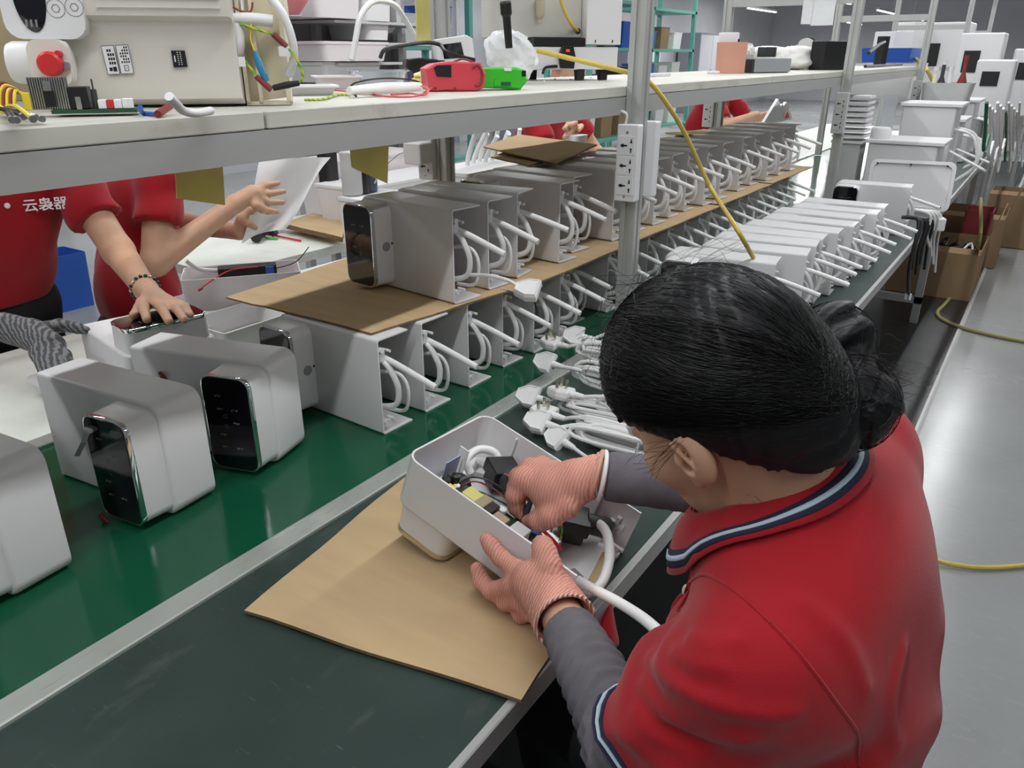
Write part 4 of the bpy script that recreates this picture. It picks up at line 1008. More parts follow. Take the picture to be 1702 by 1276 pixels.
# --- small screen, yellow bag, black cable
o_ = atx(760, 100, -1.40); o_[2] = ZS; pf = PF(o_, (0.55, 0.83)); uw = pf.uw
t = thing('small_monitor', 'white framed small monitor leaning back on the shelf', 'monitor', mtx=pf.mtx())
q = [uw(722, 66), uw(776, 58), uw(786, 64), uw(792, 118), uw(730, 118)]
MB().loft(solid(q, 0.0, 0.03, .003), True).obj('frame', M_white2, t)
MB().loft(solid([uw(734, 74), uw(766, 70), uw(772, 96), uw(738, 98)], -0.0015, 0.001, .0005), True).obj('screen', M_glass, t)
def blob_bag(name, label, px, py, x, size, m, seed=0, h=0.004, base=None, parts=5):
    c = atx(px, py, x); 
    if base is not None: c[2] = base + size[2]
    r = np.random.default_rng(seed); cs = [(c + (r.random(3) - .5) * np.array(size) * 1.1, np.array(size) * (0.55 + .4 * r.random(3))) for _ in range(parts)]
    ph = r.random((4, 3)) * 6
    def fn(P):
        d = ell(P, c, size)
        for k, s in cs: d = smin(d, ell(P, k, s), 0.015)
        for i in range(4):
            fr = 60 + 45 * i; w = P @ (np.array((math.sin(ph[i, 0]), math.cos(ph[i, 1]), math.sin(ph[i, 2]))) * fr)
            d = d + 0.0036 / (1 + .3 * i) * np.abs(np.sin(w + 3 * np.sin(P[:, 2] * 40 + i)))
        an = np.arctan2(P[:, 1] - c[1], P[:, 0] - c[0]); d = d + 0.10 * min(size) * np.abs(np.sin(4.5 * an + 2.2 * np.sin(P[:, 2] * 45 + ph[0, 1]) + ph[0, 0])) * np.clip((P[:, 2] - c[2] + size[2]) / size[2], 0.2, 1.3)
        return smax(d, half(P, (0, 0, base + 0.0005 if base is not None else -9), (0, 0, -1)), 0.002)
    s = np.array(size) * 2.0 + .02
    o = sdf_mesh(name, fn, c - s, c + s, h, m, None, 1)
    return tag(o, label, 'bag')
blob_bag('plastic_bag', 'puffed translucent plastic bag standing behind the green tool', 850, 92, -1.22, (0.060, 0.072, 0.066), M_bag, 3, .0035, ZS, 8)
blob_bag('plastic_bag', 'plastic bag of yellow parts behind the black tool', 712, 92, -1.36, (0.03, 0.055, 0.022), mat('yellow_parts_bag', (0.72, 0.60, 0.22), 0.3, noise=0.3, nscale=70, bump=1, bscale=60), 5, .004, ZS)
tag(MB().tube([atx(632, 96, -1.42), atx(640, 82, -1.42), atx(665, 76, -1.42), atx(705, 71, -1.42), atx(730, 74, -1.40), atx(745, 88, -1.36), atx(790, 100, -1.3)], 0.005, 8, 6).obj('cable', M_black, None, True), 'thick black cable arching over the yellow parts bag', 'cable')

# --- screw feeder machine
o_ = atx(950, 118, -1.22); o_[2] = ZS; pf = PF(o_, (0.60, 0.80)); uw = pf.uw
t = thing('screw_feeder', 'white metal screw feeder machine with red lit switch on the shelf', 'machine', mtx=pf.mtx())
a = uw(885, 118); b = uw(1026, 118)
MB().rbox(a[0], b[0], 0.0, 0.17, uw(950, 116)[1], uw(950, 78)[1], .004, 2).obj('base_case', M_white, t)
a2 = uw(835, 60); b2 = uw(973, 60)
MB().rbox(a2[0], b2[0], 0.03, 0.20, uw(900, 62)[1], 0.26, .004, 2).obj('rear_panel', mat('off_white_panel', (0.56, 0.555, 0.51), 0.45), t)
MB().box(uw(888, 70)[0], b2[0], -0.001, 0.16, uw(930, 77)[1] + .0005, uw(930, 63)[1]).obj('black_slot', M_black, t)
MB().rbox(b2[0] + .0006, b[0] + .004, -0.006, 0.17, uw(990, 75)[1] + .001, 0.26, .003, 2).obj('side_door', M_white, t)
for px in (988, 1016): c = uw(px, 69); MB().box(c[0] - .001, c[0] + .001, -.009, -.006, c[1] - .003, c[1] + .004).obj('door_latch', M_black, t)
hx = [uw(933, 76), uw(951, 76), uw(955, 95), uw(952, 114), uw(930, 113), uw(927, 92)]
MB().loft(solid(hx, -0.012, 0.001, .003), True).obj('switch_plate', M_black, t)
c = uw(941, 84); MB().rbox(c[0] - .006, c[0] + .006, -0.0145, -0.0122, c[1] - .0035, c[1] + .0035, .001, 2).obj('red_switch', M_led, t)
for px, dp in ((966, 0.0), (1009, 0.02), (915, 0.14)):
    c = uw(px, 118); MB().loft([[(c[0] - .012, dp, 0.0005), (c[0] + .010, dp, 0.0005), (c[0] + .010, dp + .02, 0.0005), (c[0] - .012, dp + .02, 0.0005)], [(c[0] - .013, dp, uw(966, 115)[1]), (c[0] + .012, dp, uw(966, 115)[1]), (c[0] + .012, dp + .024, uw(966, 115)[1]), (c[0] - .013, dp + .024, uw(966, 115)[1])]], True).obj('rubber_foot', M_blackm, t)
c = uw(900, 30); MB().lathe([(0.003, -.012), (0.004, 0.0), (0.008, .004), (0.012, .010), (0.0125, .055), (0.008, .06)], 16, M=T(c[0], 0.012, uw(900, 32)[1])).obj('air_filter', mat('amber_filter_bowl', (0.52, 0.46, 0.33), 0.2), t, True)
c0, c1, c2, c3 = uw(930, -10), uw(936, 12), uw(950, 38), uw(967, 51)
MB().tube([(c0[0], 0.0, c0[1]), (c1[0], 0.0, c1[1]), (c2[0], 0.005, c2[1]), (c3[0], 0.03, c3[1])], 0.0055, 9, 5).obj('air_line', M_yellow, t, True)
MB().lathe([(0.008, 0), (0.008, .004), (0.006, .005)], 14, M=T(c3[0], 0.031, c3[1], rx=math.radians(90))).obj('grommet', M_black, t)
c = uw(908, 105); MB().tube([(uw(925, 110)[0], -.004, uw(925, 110)[1]), (uw(905, 112)[0], -.01, uw(905, 112)[1]), (uw(898, 122)[0], -.02, uw(898, 122)[1])], 0.004, 7, 4).obj('power_lead', M_black, t, True)
# torch handle poking up behind the bag
c = atx(842, 20, -1.16)
o = MB().lathe([(0.009, -.07), (0.010, 0.0), (0.014, .006), (0.014, .03), (0.012, .034)], 14, M=T(c[0], c[1], c[2] - .01, rx=0.15)).obj('screwdriver_grip', M_black); tag(o, 'black electric screwdriver hanging behind the plastic bag', 'tool')
# spilled screws before the feeder
for i in range(7):
    q = atz(905 + i * 13 + (i % 2) * 4, 136 - (i % 3) * 3 - i, ZS)
    s = MB().lathe([(0.003, 0.0003), (0.003, .002), (0.0012, .0022), (0.0012, .008)], 8, M=T(*q, rx=1.2, rz=i)).obj('screw', M_steel); tag(s, 'small steel screw spilled on the shelf before the screw feeder', 'screw', 'screws spilled on the shelf')

# ------------------------------------------------------------------ second shelf bay
def cup(name, label, px, pyb, pyt, w, m, x, cat='cup', taper=.95):
    b = atx(px, pyb, x); tp = atx(px, pyt, x); h = tp[2] - ZS; b[2] = ZS
    t = thing(name, label, cat, b)
    MB().lathe([(w * taper, 0.0006), (w, h), (w - .003, h), (w * taper - .003, .004)], 24).obj('wall', m, t, smooth=True)
    return t
c_ = cup('cup', 'salmon pink plastic cup of tools standing on the shelf', 1213, 116, 70, 0.062, M_lpink, -1.18)
MB().rbox(-0.055, 0.02, -0.02, 0.02, 0.02, 0.155, .004, 2).obj('white_card', M_paper, c_)
MB().tube([(0.01, 0.0, .02), (0.02, 0.01, .13)], 0.006, 8).obj('pen', M_black, c_)
blob_bag('parts_bag', 'clear bag of small white fittings leaning against the pink cup', 1243, 92, -1.16, (0.035, 0.04, 0.06), mat('white_fittings', (0.62, 0.63, 0.60), 0.4, noise=.35, nscale=90, bump=1, bscale=120), 8, .005, ZS, 5)
blob_bag('plastic_bag', 'white plastic bag lying on the second shelf bay behind the dark boxes', 1305, 95, -1.25, (0.16, 0.12, 0.055), M_bagw, 11, .007, ZS, 6)
blob_bag('plastic_bag', 'flat white plastic sheet pile left of the black bracket', 1358, 100, -1.16, (0.12, 0.14, 0.032), M_bagw, 12, .007, ZS, 5)
def sbox(name, label, px0, px1, pyb, pyt, x, dep, m, cat='box', u=(0.45, 0.9), extra=None, r=.004):
    o_ = atx((px0 + px1) / 2, pyb, x); o_[2] = ZS if abs(o_[2] - ZS) < .06 else o_[2]
    pf = PF(o_, u); a = pf.uw(px0, pyb)[0]; b = pf.uw(px1, pyb)[0]; h = pf.uw((px0 + px1) / 2, pyt)[1]
    t = thing(name, label, cat, mtx=pf.mtx()); MB().rbox(a, b, 0, dep, 0.0006, h, r, 2).obj('body', m, t)
    if extra: extra(t, a, b, h)
    return t
def film(t, a, b, h): MB().rbox(a + .01, b + .004, -.003, .0, .004, h + .002, .001, 2).obj('film_wrap', M_tape, t)
sbox('dark_box', 'dark film-wrapped component box on the second shelf bay', 1250, 1312, 112, 98, -1.06, .10, M_dark, extra=film)
sbox('dark_box', 'small dark box standing on the film-wrapped one', 1272, 1290, 95, 78, -1.08, .05, M_dark)
def bracket(t, a, b, h):
    for z in (.2, .8): MB().lathe([(0.006, 0), (0.006, .003)], 10, M=T(b - .03, -.0005, h * z, rx=math.radians(90))).obj('hole', M_paper, t)
    MB().rbox(b - .045, b - .006, -.004, -.0008, h * .42, h * .56, .004, 3).obj('slot', M_paper, t)
sbox('metal_bracket', 'black metal bracket with white slot beside the second post', 1368, 1412, 111, 68, -0.99, .09, M_black, 'bracket', extra=bracket)
for i, (px, py) in enumerate(((1098, 118), (1108, 116), (1086, 117), (1190, 116), (1182, 117))):
    q = atx(px, py, -1.2); q[2] = ZS; tag(MB().rbox(-.014, .014, -.01, .01, .0005, .011, .003, 2, M=T(*q, rz=i)).obj('fitting', M_white2), 'small white plastic fitting lying on the second shelf bay', 'fitting', 'fittings on the second shelf bay')
q = atx(1345, 62, -1.42); t = thing('desk_lamp', 'black round-head lamp with white shade on the second shelf bay', 'lamp', (q[0], q[1], ZS))
MB().lathe([(0.05, 0.0006), (0.05, .012), (0.01, .016), (0.008, .10)], 16).obj('base', M_black, t, True)
MB().lathe([(0.02, 0), (0.06, .03), (0.06, .04)], 18, M=T(0, 0, .10, rx=-.9)).obj('head', M_black, t, True)
MB().lathe([(0.055, 0), (0.04, .02), (0.03, .024)], 18, M=T(0, -.03, .125, rx=-.9)).obj('lens', M_paper, t, True)
# hanging bag samples from the cross rail
for i, (px0, px1, yb) in enumerate(((1335, 1348, 40), (1352, 1384, 42))):
    a = aty(px0, 8, 4.06); b = aty(px1, yb, 4.06)
    tag(MB().box(a[0], b[0], 4.058, 4.062, b[2], 1.70).obj('film_bag', M_bag), ('narrow' if i == 0 else 'wide') + ' clear film bag hanging from the second cross rail', 'bag')
# things on the third bay
sbox('white_carton', 'white upright carton on the third shelf bay', 1482, 1512, 98, 52, -1.2, .2, M_white2)
sbox('white_carton', 'tall white device box behind the upright carton on the third bay', 1512, 1537, 96, 36, -1.3, .2, M_white)
sbox('tool_stand', 'black tool stand on the third shelf bay', 1465, 1474, 98, 60, -1.1, .06, M_black, 'stand')
tag(MB().tube([atx(1444, 88, -1.1), atx(1462, 74, -1.1), atx(1470, 70, -1.1)], 0.012, 6).obj('stand_arm', M_black), 'slanting black arm beside the tool stand', 'arm')
tag(MB().tube([atx(1440, 98, -1.0) * (1, 1, 0) + (0, 0, ZS + .01), atx(1462, 100, -1.0) * (1, 1, 0) + (0, 0, ZS + .01), atx(1500, 99, -1.0) * (1, 1, 0) + (0, 0, ZS + .012)], 0.009, 6, 4).obj('cable', M_black), 'black cables lying on the third shelf bay', 'cable')
# second yellow hose farther along
tag(MB().tube([atx(1522, 98, -1.0), atx(1540, 115, -0.86), atx(1555, 145, -0.85), atx(1566, 168, -0.84), atx(1575, 215, -0.80)], 0.014, 9, 5).obj('air_hose', M_yellow, None, True), 'farther yellow air hose falling from the third shelf bay', 'hose')

# yellow sheets hanging under the shelf edge
for lab_, pts, x in (('yellow sheet hanging under the shelf before the paper holder\'s arm', ((297, 286), (376, 280), (374, 341), (294, 330)), -1.44), ('tilted yellow sheet hanging under the shelf by the rear post', ((582, 250), (651, 246), (644, 305), (584, 278)), -1.44)):
    q = [atx(px, py, x) for px, py in pts]; q[0][2] = max(q[0][2], ZB0); q[1][2] = max(q[1][2], ZB0)
    v = [tuple(p + np.array((s * .0006, 0, 0))) for s in (-1, 1) for p in q]
    tag(mesh_obj('yellow_sheet', v, [(0, 1, 2, 3), (7, 6, 5, 4), (0, 4, 5, 1), (1, 5, 6, 2), (2, 6, 7, 3), (3, 7, 4, 0)], M_ysheet), lab_, 'sheet')
# ================================================================== things on the far bench and behind
def wbox(name, label, x0, x1, y0, y1, z0, z1, m, cat='box', group=None, lid=True, r=0.012):
    t = thing(name, label, cat, ((x0 + x1) / 2, (y0 + y1) / 2, z0), 0, group); a, b = (x1 - x0) / 2, (y1 - y0) / 2; h = z1 - z0
    k = 0.93
    g = MB(); R = lambda s, z, i=0: [(p, q, z) for p, q in rrect(-a * s + i, a * s - i, -b * s + i, b * s - i, r, 3)]
    g.loft([R(k, 0), R(1, h), R(1, h, .004), R(k, .005, .004)], True, True, True); g.obj('tub', m, t, True)
    if lid: MB().loft([R(1.0, h + .0006, -.004), R(1.0, h + .012, -.004), R(.97, h + .014, 0)], True).obj('lid', m, t, True)
    return t
# dispenser held down by the bare hand: lies on its back, glass up
hu = copy_tree(proto)
A_, B_, C_ = atz(163, 520, .915), atz(207, 550, .915), atz(320, 525, .915)
yv = np.array((0, 0, -1.0)); zv = (B_ - C_); zv[2] = 0; zv /= np.linalg.norm(zv); xv = np.cross(yv, zv)
hu.matrix_world = frame_mtx(B_ + np.array((0, 0, -UDB)) - xv * UB0 - zv * (UH - UBZ), xv, yv, zv)
tag(hu, 'dispenser lying glass-up under the bare hand on the far bench', 'dispenser', 'dispensers on the far bench')
for ch in list(hu.children):
    if ch.name.split('.')[0] in HB: bpy.data.objects.remove(ch)
zb = B_[2] - UDB - UD
# open tub with a battery pack and red leads
o_ = atz(303, 522, .80); pf = PF(o_, (0.62, 0.785)); uw = pf.uw
tb = thing('open_tub', 'open white tub holding a black module with red leads on the far bench', 'tub', mtx=pf.mtx())
a0, a1 = uw(305, 500)[0], uw(505, 500)[0]; h = uw(310, 466)[1]
def rg(ins, z): return [(x, y, z) for x, y in rrect(a0 + ins, a1 - ins, ins, 0.15 - ins, .012, 3)]
MB().loft([rg(.006, .0), rg(0, h), rg(.003, h), rg(.008, .004)], True, True, True).obj('tub', M_pink, tb, True)
u = uw(362, 465)[0]; u2 = uw(462, 460)[0]
bp_ = MB().rbox(u, u2, 0.05, 0.09, 0.03, h + .012, .003, 2).obj('black_module', M_black, tb)
MB().rbox(u2 - .03, u2 - .008, 0.045, 0.05, 0.04, h + .010, .002, 2).obj('blue_cell', M_blue, bp_)
MB().tube([(uw(307, 437)[0], 0.03, uw(307, 437)[1]), (uw(330, 455)[0], 0.05, uw(330, 455)[1]), (uw(365, 462)[0], 0.08, h)], 0.006, 8, 4).obj('hose', M_hose, tb, True)
MB().tube([(uw(330, 482)[0], -0.006, uw(330, 482)[1]), (uw(352, 468)[0], -0.003, uw(352, 466)[1]), (uw(385, 458)[0], 0.04, h + .01), (uw(430, 456)[0], 0.045, h + .012)], 0.002, 6, 4).obj('red_lead', M_redp, tb, True)
MB().tube([(uw(330, 482)[0], -.006, uw(330, 482)[1]), (uw(337, 478)[0], -.006, uw(337, 478)[1])], 0.0032, 7).obj('lead_end', M_maroon, tb)
MB().tube([(uw(460, 458)[0], 0.06, h), (uw(495, 450)[0], 0.07, h + .012), (uw(518, 432)[0], 0.08, h + .05)], 0.0014, 6, 4).obj('grey_lead', M_black, tb, True)
wbox('storage_tub', 'white tub standing under the open tub with the black module', *sorted((o_[0] - .17, o_[0] + .05)), o_[1] - .02, o_[1] + .18, ZT + .003, .799, M_white, 'tub', lid=False)
wbox('storage_tub', 'white dispenser body lying under the glass-up one', -1.78, -1.56, .72, .95, ZT + .003, max(zb - .015, .78), M_white, 'tub')
q = atz(365, 545, .80)
wbox('storage_tub', 'white tub with dark slots behind the farthest finished dispenser', q[0] - .09, q[0] + .09, q[1] - .05, q[1] + .2, ZT + .003, .815, M_white, 'tub', lid=False)
# grey panelled purifier at the left picture edge
pu = thing('water_purifier', 'grey panelled purifier with printed text at the left edge behind the nearest dispenser', 'water purifier', (-1.37, 0.36, ZT + .001), 0.35)
MB().rbox(-0.30, 0.0, 0.0, 0.11, 0.0, 0.215, .01, 3).obj('case', M_white, pu, True)
MB().box(-0.295, -0.004, -0.006, -0.0005, 0.004, 0.21).obj('front_plate', mat('grey_front_plate', (0.36, 0.39, 0.37), 0.35), pu)
MB().box(-0.0035, 0.003, -0.008, 0.0, 0.002, 0.212).obj('black_edge', M_black, pu)
g = MB(); r9 = random.Random(9)
for row, (zz, n) in enumerate(((0.150, 18), (0.132, 22), (0.124, 20), (0.116, 22))):
    for k in range(n):
        if r9.random() < .85: g.box(-0.05 - k * .0062, -0.0455 - k * .0062, -0.0063, -0.0061, zz, zz + .0045)
g.obj('printed_text', M_black, pu)
# cardboard piled on the upper row
ZUT = ZU + UH + 0.0015
sheet('cardboard_sheet', 'broad pale cardboard sheet lying on top of the upper row', [tuple(atz(803, 250, ZUT + .01)[:2]), tuple(atz(925, 272, ZUT + .01)[:2]), tuple(atz(992, 243, ZUT + .01)[:2]), tuple(atz(862, 226, ZUT + .01)[:2])], ZUT + .006, bend=lambda u, w: .012 * (1 - u) * (1 - w) + .006 * w)
sheet('cardboard_sheet', 'small folded cardboard flap under the broad pale sheet', [tuple(atz(815, 262, ZUT)[:2]), tuple(atz(880, 276, ZUT)[:2]), tuple(atz(930, 262, ZUT)[:2]), tuple(atz(850, 250, ZUT)[:2])], ZUT - .001)
# bundle of white hoses and dark boxes on the far bench behind
hb = thing('hose_bundle', 'sheaf of white hose ends standing on the far bench beyond the cardboard', 'hoses', (0, 0, 0))
for k in range(9):
    q = atx(778 + k * 10, 262, -1.78 - .02 * (k % 3)); e = atx(792 + k * 9 + (k % 2) * 8, 214 + (k % 4) * 4, -1.72 - .03 * (k % 3))
    MB().tube([np.array((q[0], q[1], ZT + .31)), q, e], 0.009, 8, 3).obj('hose_end', M_hose, hb, True)
wbox('storage_tub', 'white tub under the hose sheaf on the far bench', -1.86, -1.66, 2.2, 2.95, ZT + .003, 1.06, M_white2, 'tub')
# white tubs and jars behind the first shelf bay
wbox('storage_tub', 'long white tub on the far bench behind the nearest rear post', -2.05, -1.72, 1.95, 2.18, ZT + .003, 0.98, M_white, 'tub')
wbox('storage_tub', 'white tub on the foam bench right of the paper', -2.60, -2.34, 2.35, 3.0, ZT + .005, 0.93, M_white, 'tub')
wbox('storage_tub', 'large white tub on the foam bench behind the black gun', -2.88, -2.63, 2.5, 3.12, ZT + .005, 1.0, M_pink, 'tub')
def can(name, label, px, pyb, pyt, x, r, m, cat='jar'):
    b = atx(px, pyb, x); t_ = atx(px, pyt, x); h = t_[2] - b[2]; o = thing(name, label, cat, b)
    MB().lathe([(r * .96, 0.0), (r, .006), (r, h - .01), (r * .9, h)], 18).obj('body', m, o, True)
    MB().lathe([(r * 1.02, h - .02), (r * 1.02, h + .004), (r * .9, h + .008)], 18).obj('lid', m, o, True)
    return o
for (nm, lb, px, pyb, pyt, r, m) in (('jar', 'grey lidded jar on the long white tub', 666, 288, 245, .036, M_steelrail), ('jar', 'black jar on the long white tub', 690, 284, 238, .032, M_black), ('jar', 'dark blue jar on the long white tub next to the rear post', 713, 280, 236, .03, mat('slate_blue', (0.04, 0.07, 0.10), .4))):
    b = atz(px, pyb, 0.995); o = thing(nm, lb, 'jar', (min(max(b[0], -2.02), -1.75), 2.0 + (px - 666) * .0018, 0.9965)); h = .14
    MB().lathe([(r * .96, 0.0), (r, .006), (r, h - .01), (r * .9, h)], 18).obj('body', m, o, True)
    MB().lathe([(r * 1.02, h - .02), (r * 1.02, h + .004), (r * .9, h + .008)], 18).obj('lid', m, o, True)
# black glue gun stand and cardboard with dark tools on the foam bench
gq = atz(515, 400, ZT + .006)
sheet('cardboard_sheet', 'cardboard sheet on the foam bench beside the black hand tools', [tuple(atz(470, 378, ZT + .03)[:2]), tuple(atz(570, 402, ZT + .03)[:2]), tuple(atz(575, 372, ZT + .03)[:2]), tuple(atz(520, 360, ZT + .03)[:2])], ZT + .028, th=.02)
gt = thing('glue_gun', 'black hand tool with red and green wires on the foam bench', 'tool', (0, 0, 0))
MB().tube([atz(425, 395, ZT + .03), atz(445, 375, ZT + .05), atz(476, 358, ZT + .07)], [0.022, 0.026, 0.024], 10, 3).obj('barrel', M_black, gt, True)
MB().tube([atz(448, 378, ZT + .05), atz(458, 390, ZT + .022)], [0.02, 0.016], 8).obj('grip', M_black, gt, True)
MB().tube([atz(436, 388, ZT + .02), atz(460, 392, ZT + .012), atz(500, 400, ZT + .010)], 0.004, 6, 4).obj('red_wire', M_redp, gt, True)
MB().tube([atz(432, 390, ZT + .02), atz(446, 396, ZT + .010), atz(462, 397, ZT + .008)], 0.004, 6, 4).obj('green_wire', M_green, gt, True)
bg_ = thing('drill_press', 'black upright drill stand behind the white paper', 'tool', (0, 0, 0))
b = atz(553, 372, ZT + .006)
MB().rbox(-.05, .05, -.05, .05, 0, .02, .01, 2, M=T(*b)).obj('foot', M_steel, bg_)
MB().tube([b + (0, 0, .02), b + (0, 0, .32)], 0.014, 10).obj('column', M_steel, bg_)
MB().rbox(-.03, .035, -.035, .035, .16, .36, .012, 3, M=T(*b)).obj('motor_head', M_black, bg_)
MB().tube([b + (0.01, -.02, .16), b + (0.01, -.02, .06)], [0.018, 0.008], 10).obj('spindle', M_black, bg_)

# ------------------------------------------------------------------ stacked trays and rack behind the first bay
def tray2(px0, px1, pyt, pyb, x, m, label):
    a, b = atx(px0, pyb, x), atx(px1, pyb, x); t_ = atx(px0, pyt, x); h = t_[2] - a[2]; L_ = b[1] - a[1]
    t = thing('stacking_tray', label, 'tray', (x, (a[1] + b[1]) / 2, a[2]), 0, 'trays stacked on the rear rack')
    w = L_ / 2; g = MB(); R = lambda s, z, i=0: [(p, q, z) for p, q in rrect(-.3 + (1 - s) * .1 + i, -.0 - (1 - s) * .05 - i, -w * s + i, w * s - i, .03, 3)]
    g.loft([R(.88, 0), R(.97, h * .85), R(1.03, h * .86), R(1.03, h), R(.96, h), R(.86, .01)], True); g.obj('tub', m, t, True)
    return t
tray2(524, 606, -30, 28, -2.9, M_pink, 'pinkish tray with drooping front, top left of the rack behind the purifier')
tray2(606, 656, -20, 34, -2.92, M_white2, 'white tray top right of the rack behind the purifier')
tray2(612, 652, 36, 66, -2.95, M_white2, 'white tray in the middle of the rack behind the purifier')
tray2(536, 650, 68, 102, -2.9, M_pink, 'long pinkish tray on the rack behind the clear parts tray')
tray2(484, 524, -20, 26, -3.0, M_pink, 'pale tray beside the rose bowl on the rack')
tray2(540, 640, 103, 138, -2.95, M_white2, 'lowest white tray on the rack behind the purifier')
rk = thing('tray_rack', 'grey upright rack frame holding stacked white trays', 'rack', (0, 0, 0))
for px in (478, 526, 660):
    q = atx(px, 60, -3.25); MB().box(-3.27, -3.23, q[1] - .02, q[1] + .02, 0, 2.2).obj('upright', M_steelrail, rk)
q0, q1 = atx(470, 60, -3.3)[1], atx(668, 60, -3.3)[1]
for z in (0.6, atx(560, 139, -3.0)[2] - .012, atx(560, 102, -2.92)[2] - .006, atx(560, 67, -2.92)[2] - .006, atx(560, 30, -2.92)[2] - .006):
    MB().box(-3.228, -2.93, q0, q1, z - .012, z).obj('rack_shelf', M_steelrail, rk)
MB().box(-3.30, -3.272, q0, q1, .5, 2.2).obj('back_panel', mat('mauve_grey_panel', (0.33, 0.31, 0.33), .6), rk)
q = atx(478, 24, -2.85); o = thing('bowl', 'rose pink plastic bowl on the rear rack', 'bowl', (q[0], q[1], q[2]))
MB().lathe([(0.05, 0), (0.09, .05), (0.10, .08), (0.095, .08), (0.05, .005)], 20).obj('wall', mat('rose_bowl', (0.62, 0.20, 0.22), .4), o, True)
tag(MB().tube([atx(585, 100, -2.4), atx(592, 60, -2.4), atx(600, 25, -2.4), atx(622, 2, -2.4), atx(655, 8, -2.4), atx(675, 35, -2.4), atx(692, 66, -2.4)], 0.012, 9, 5).obj('hanging_hose', M_hose, None, True), 'pale hose arching in front of the stacked trays', 'hose')
q = atx(704, 35, -2.2); y_ = q[1]
tag(MB().box(-2.203, -2.197, atx(692, 40, -2.2)[1], atx(716, 40, -2.2)[1], atx(700, 72, -2.2)[2], 1.75).obj('yellow_ribbon', M_ysheet), 'broad yellow strip hanging behind the shelf near the rear post', 'strip')

# teal racks far behind
def teal_rack(x, y, w, label, boxes):
    t = thing('storage_rack', label, 'rack', (x, y, 0))
    for a in (0, w):
        for b in (0, .6): MB().box(-b - .03, -b + .03, a - .03, a + .03, 0, 2.4).obj('upright', M_teal, t)
    for z in (0.4, 0.95, 1.5, 2.05): MB().box(-.63, .03, -.03, w + .03, z, z + .04).obj('rack_shelf', M_teal, t)
    return t
for i, (x, y, w, lb) in enumerate(((-5.3, 5.6, 1.5, 'teal storage rack seen behind the yellow strip'), (-4.9, 9.0, 1.6, 'teal storage rack seen beside the nearest front post'), (-5.2, 11.4, 1.6, 'teal storage rack behind the second shelf bay'))):
    teal_rack(x, y, w, lb, None)
    rr_ = random.Random(i)
    for k in range(9):
        z = (0.44, 0.99, 1.54)[k % 3]; yy = y + .25 + (k // 3) * w / 3.2; m = (M_dark, M_white2, M_blue, M_carton, M_bagw)[rr_.randrange(5)]
        wbox('rack_bin', f'{("low", "middle", "upper")[k % 3]} shelf bin, {ORD[k // 3]} along the {("nearest", "middle", "farthest")[i]} teal rack', x - .5, x - .1, yy - .16, yy + .16, z + .001, z + rr_.uniform(.18, .36), m, 'bin', 'bins on the teal racks')
# grey cabinets along the wall
for i in range(5):
    y = 5.0 + i * 4.3
    c = thing('cabinet', f'tall grey cabinet against the hall wall, {ORD[i]} from the near end', 'cabinet', (-8.6, y, 0), 0, 'cabinets along the wall')
    MB().rbox(-.3, .3, -.9, .9, 0, 2.0, .01, 2).obj('body', mat('cabinet_grey_%d' % i, (0.20 + .05 * (i % 3), 0.20 + .05 * (i % 3), 0.23 + .05 * (i % 3)), .5), c)
    for s in (-1, 1):
        d = MB().box(.301, .315, min(s * .01, s * .87), max(s * .01, s * .87), .1, 1.95).obj('door', M_wall, c)
        MB().box(.316, .33, s * .06 - .01, s * .06 + .01, .95, 1.1).obj('handle', M_steel, d)

# ------------------------------------------------------------------ far end of the workbench
place_unit(-0.443, 3.635, ZT + 0.0015, 0.05, 'white dispenser shell standing past the packed row, black glass at its left end', 'dispenser shells packed on the workbench')
# leaning big white casing
o_ = np.array((-0.74, 4.25, ZT + .004)); pf = PF(o_, (0.985, 0.17)); uw = pf.uw
cs = thing('casing', 'big white plastic casing with screw holes leaning behind the lone dispenser', 'casing', mtx=pf.mtx() @ Matrix.Rotation(math.radians(-14), 4, 'X'))
def cr_(i, y): return [(x, y, z) for x, z in rrect(0.02 + i, 0.40 - i, 0.0 + i, 0.235 - i, .03, 4)]
MB().loft([cr_(0, 0.0), cr_(0, .05), cr_(.012, .06)], True, False, True).obj('shell', M_white, cs, True)
MB().loft([cr_(0, 0.0), cr_(.016, -.002), cr_(.018, .01)], True, False, True).obj('rim', M_white2, cs, True)
for x in (.05, .20, .36):
    for z in (.02, .215): MB().lathe([(0.005, 0), (0.005, .002)], 8, M=T(x, -.0005, z, rx=math.radians(90))).obj('screw_hole', M_black, cs)
# boxy white devices
def big_unit(name, label, x0, x1, y0, y1, z0, h, m=M_white, hoses=True, rot=0.0):
    t = thing(name, label, 'dispenser', (x0, y0, z0), rot); w, d = x1 - x0, y1 - y0
    MB().rbox(0, w, 0, d, 0, h - .02, .012, 3).obj('body', m, t, True)
    MB().rbox(-.015, w + .03, -.012, d, h - .0195, h, .006, 2).obj('top_plate', m, t)
    if hoses:
        for k in range(2): MB().tube([(w, d * .3 + k * .1, h * .7), (w + .10, d * .3 + k * .12, h * .62), (w + .14, d * .3 + k * .1, h * .3), (w + .06, d * .3 + k * .08, h * .1)], .008, 8, 5).obj('hose', M_hose, t, True)
        MB().tube([(w, d * .2, h * .45), (w + .20, d * .2 - .02, h * .25)], .008, 8).obj('outlet_tube', M_hose, t, True)
    return t
big_unit('white_device', 'low white device with a small round cap behind the leaning casing', -0.80, -0.47, 4.55, 4.85, ZT + .003, .30, hoses=False)
q = np.array((-0.76, 4.62, ZT + .3035)); o = thing('cap', 'small ribbed white cap on the low white device', 'cap', q); MB().lathe([(0.05, 0), (0.05, .045), (0.042, .055)], 14).obj('body', M_white2, o, True)
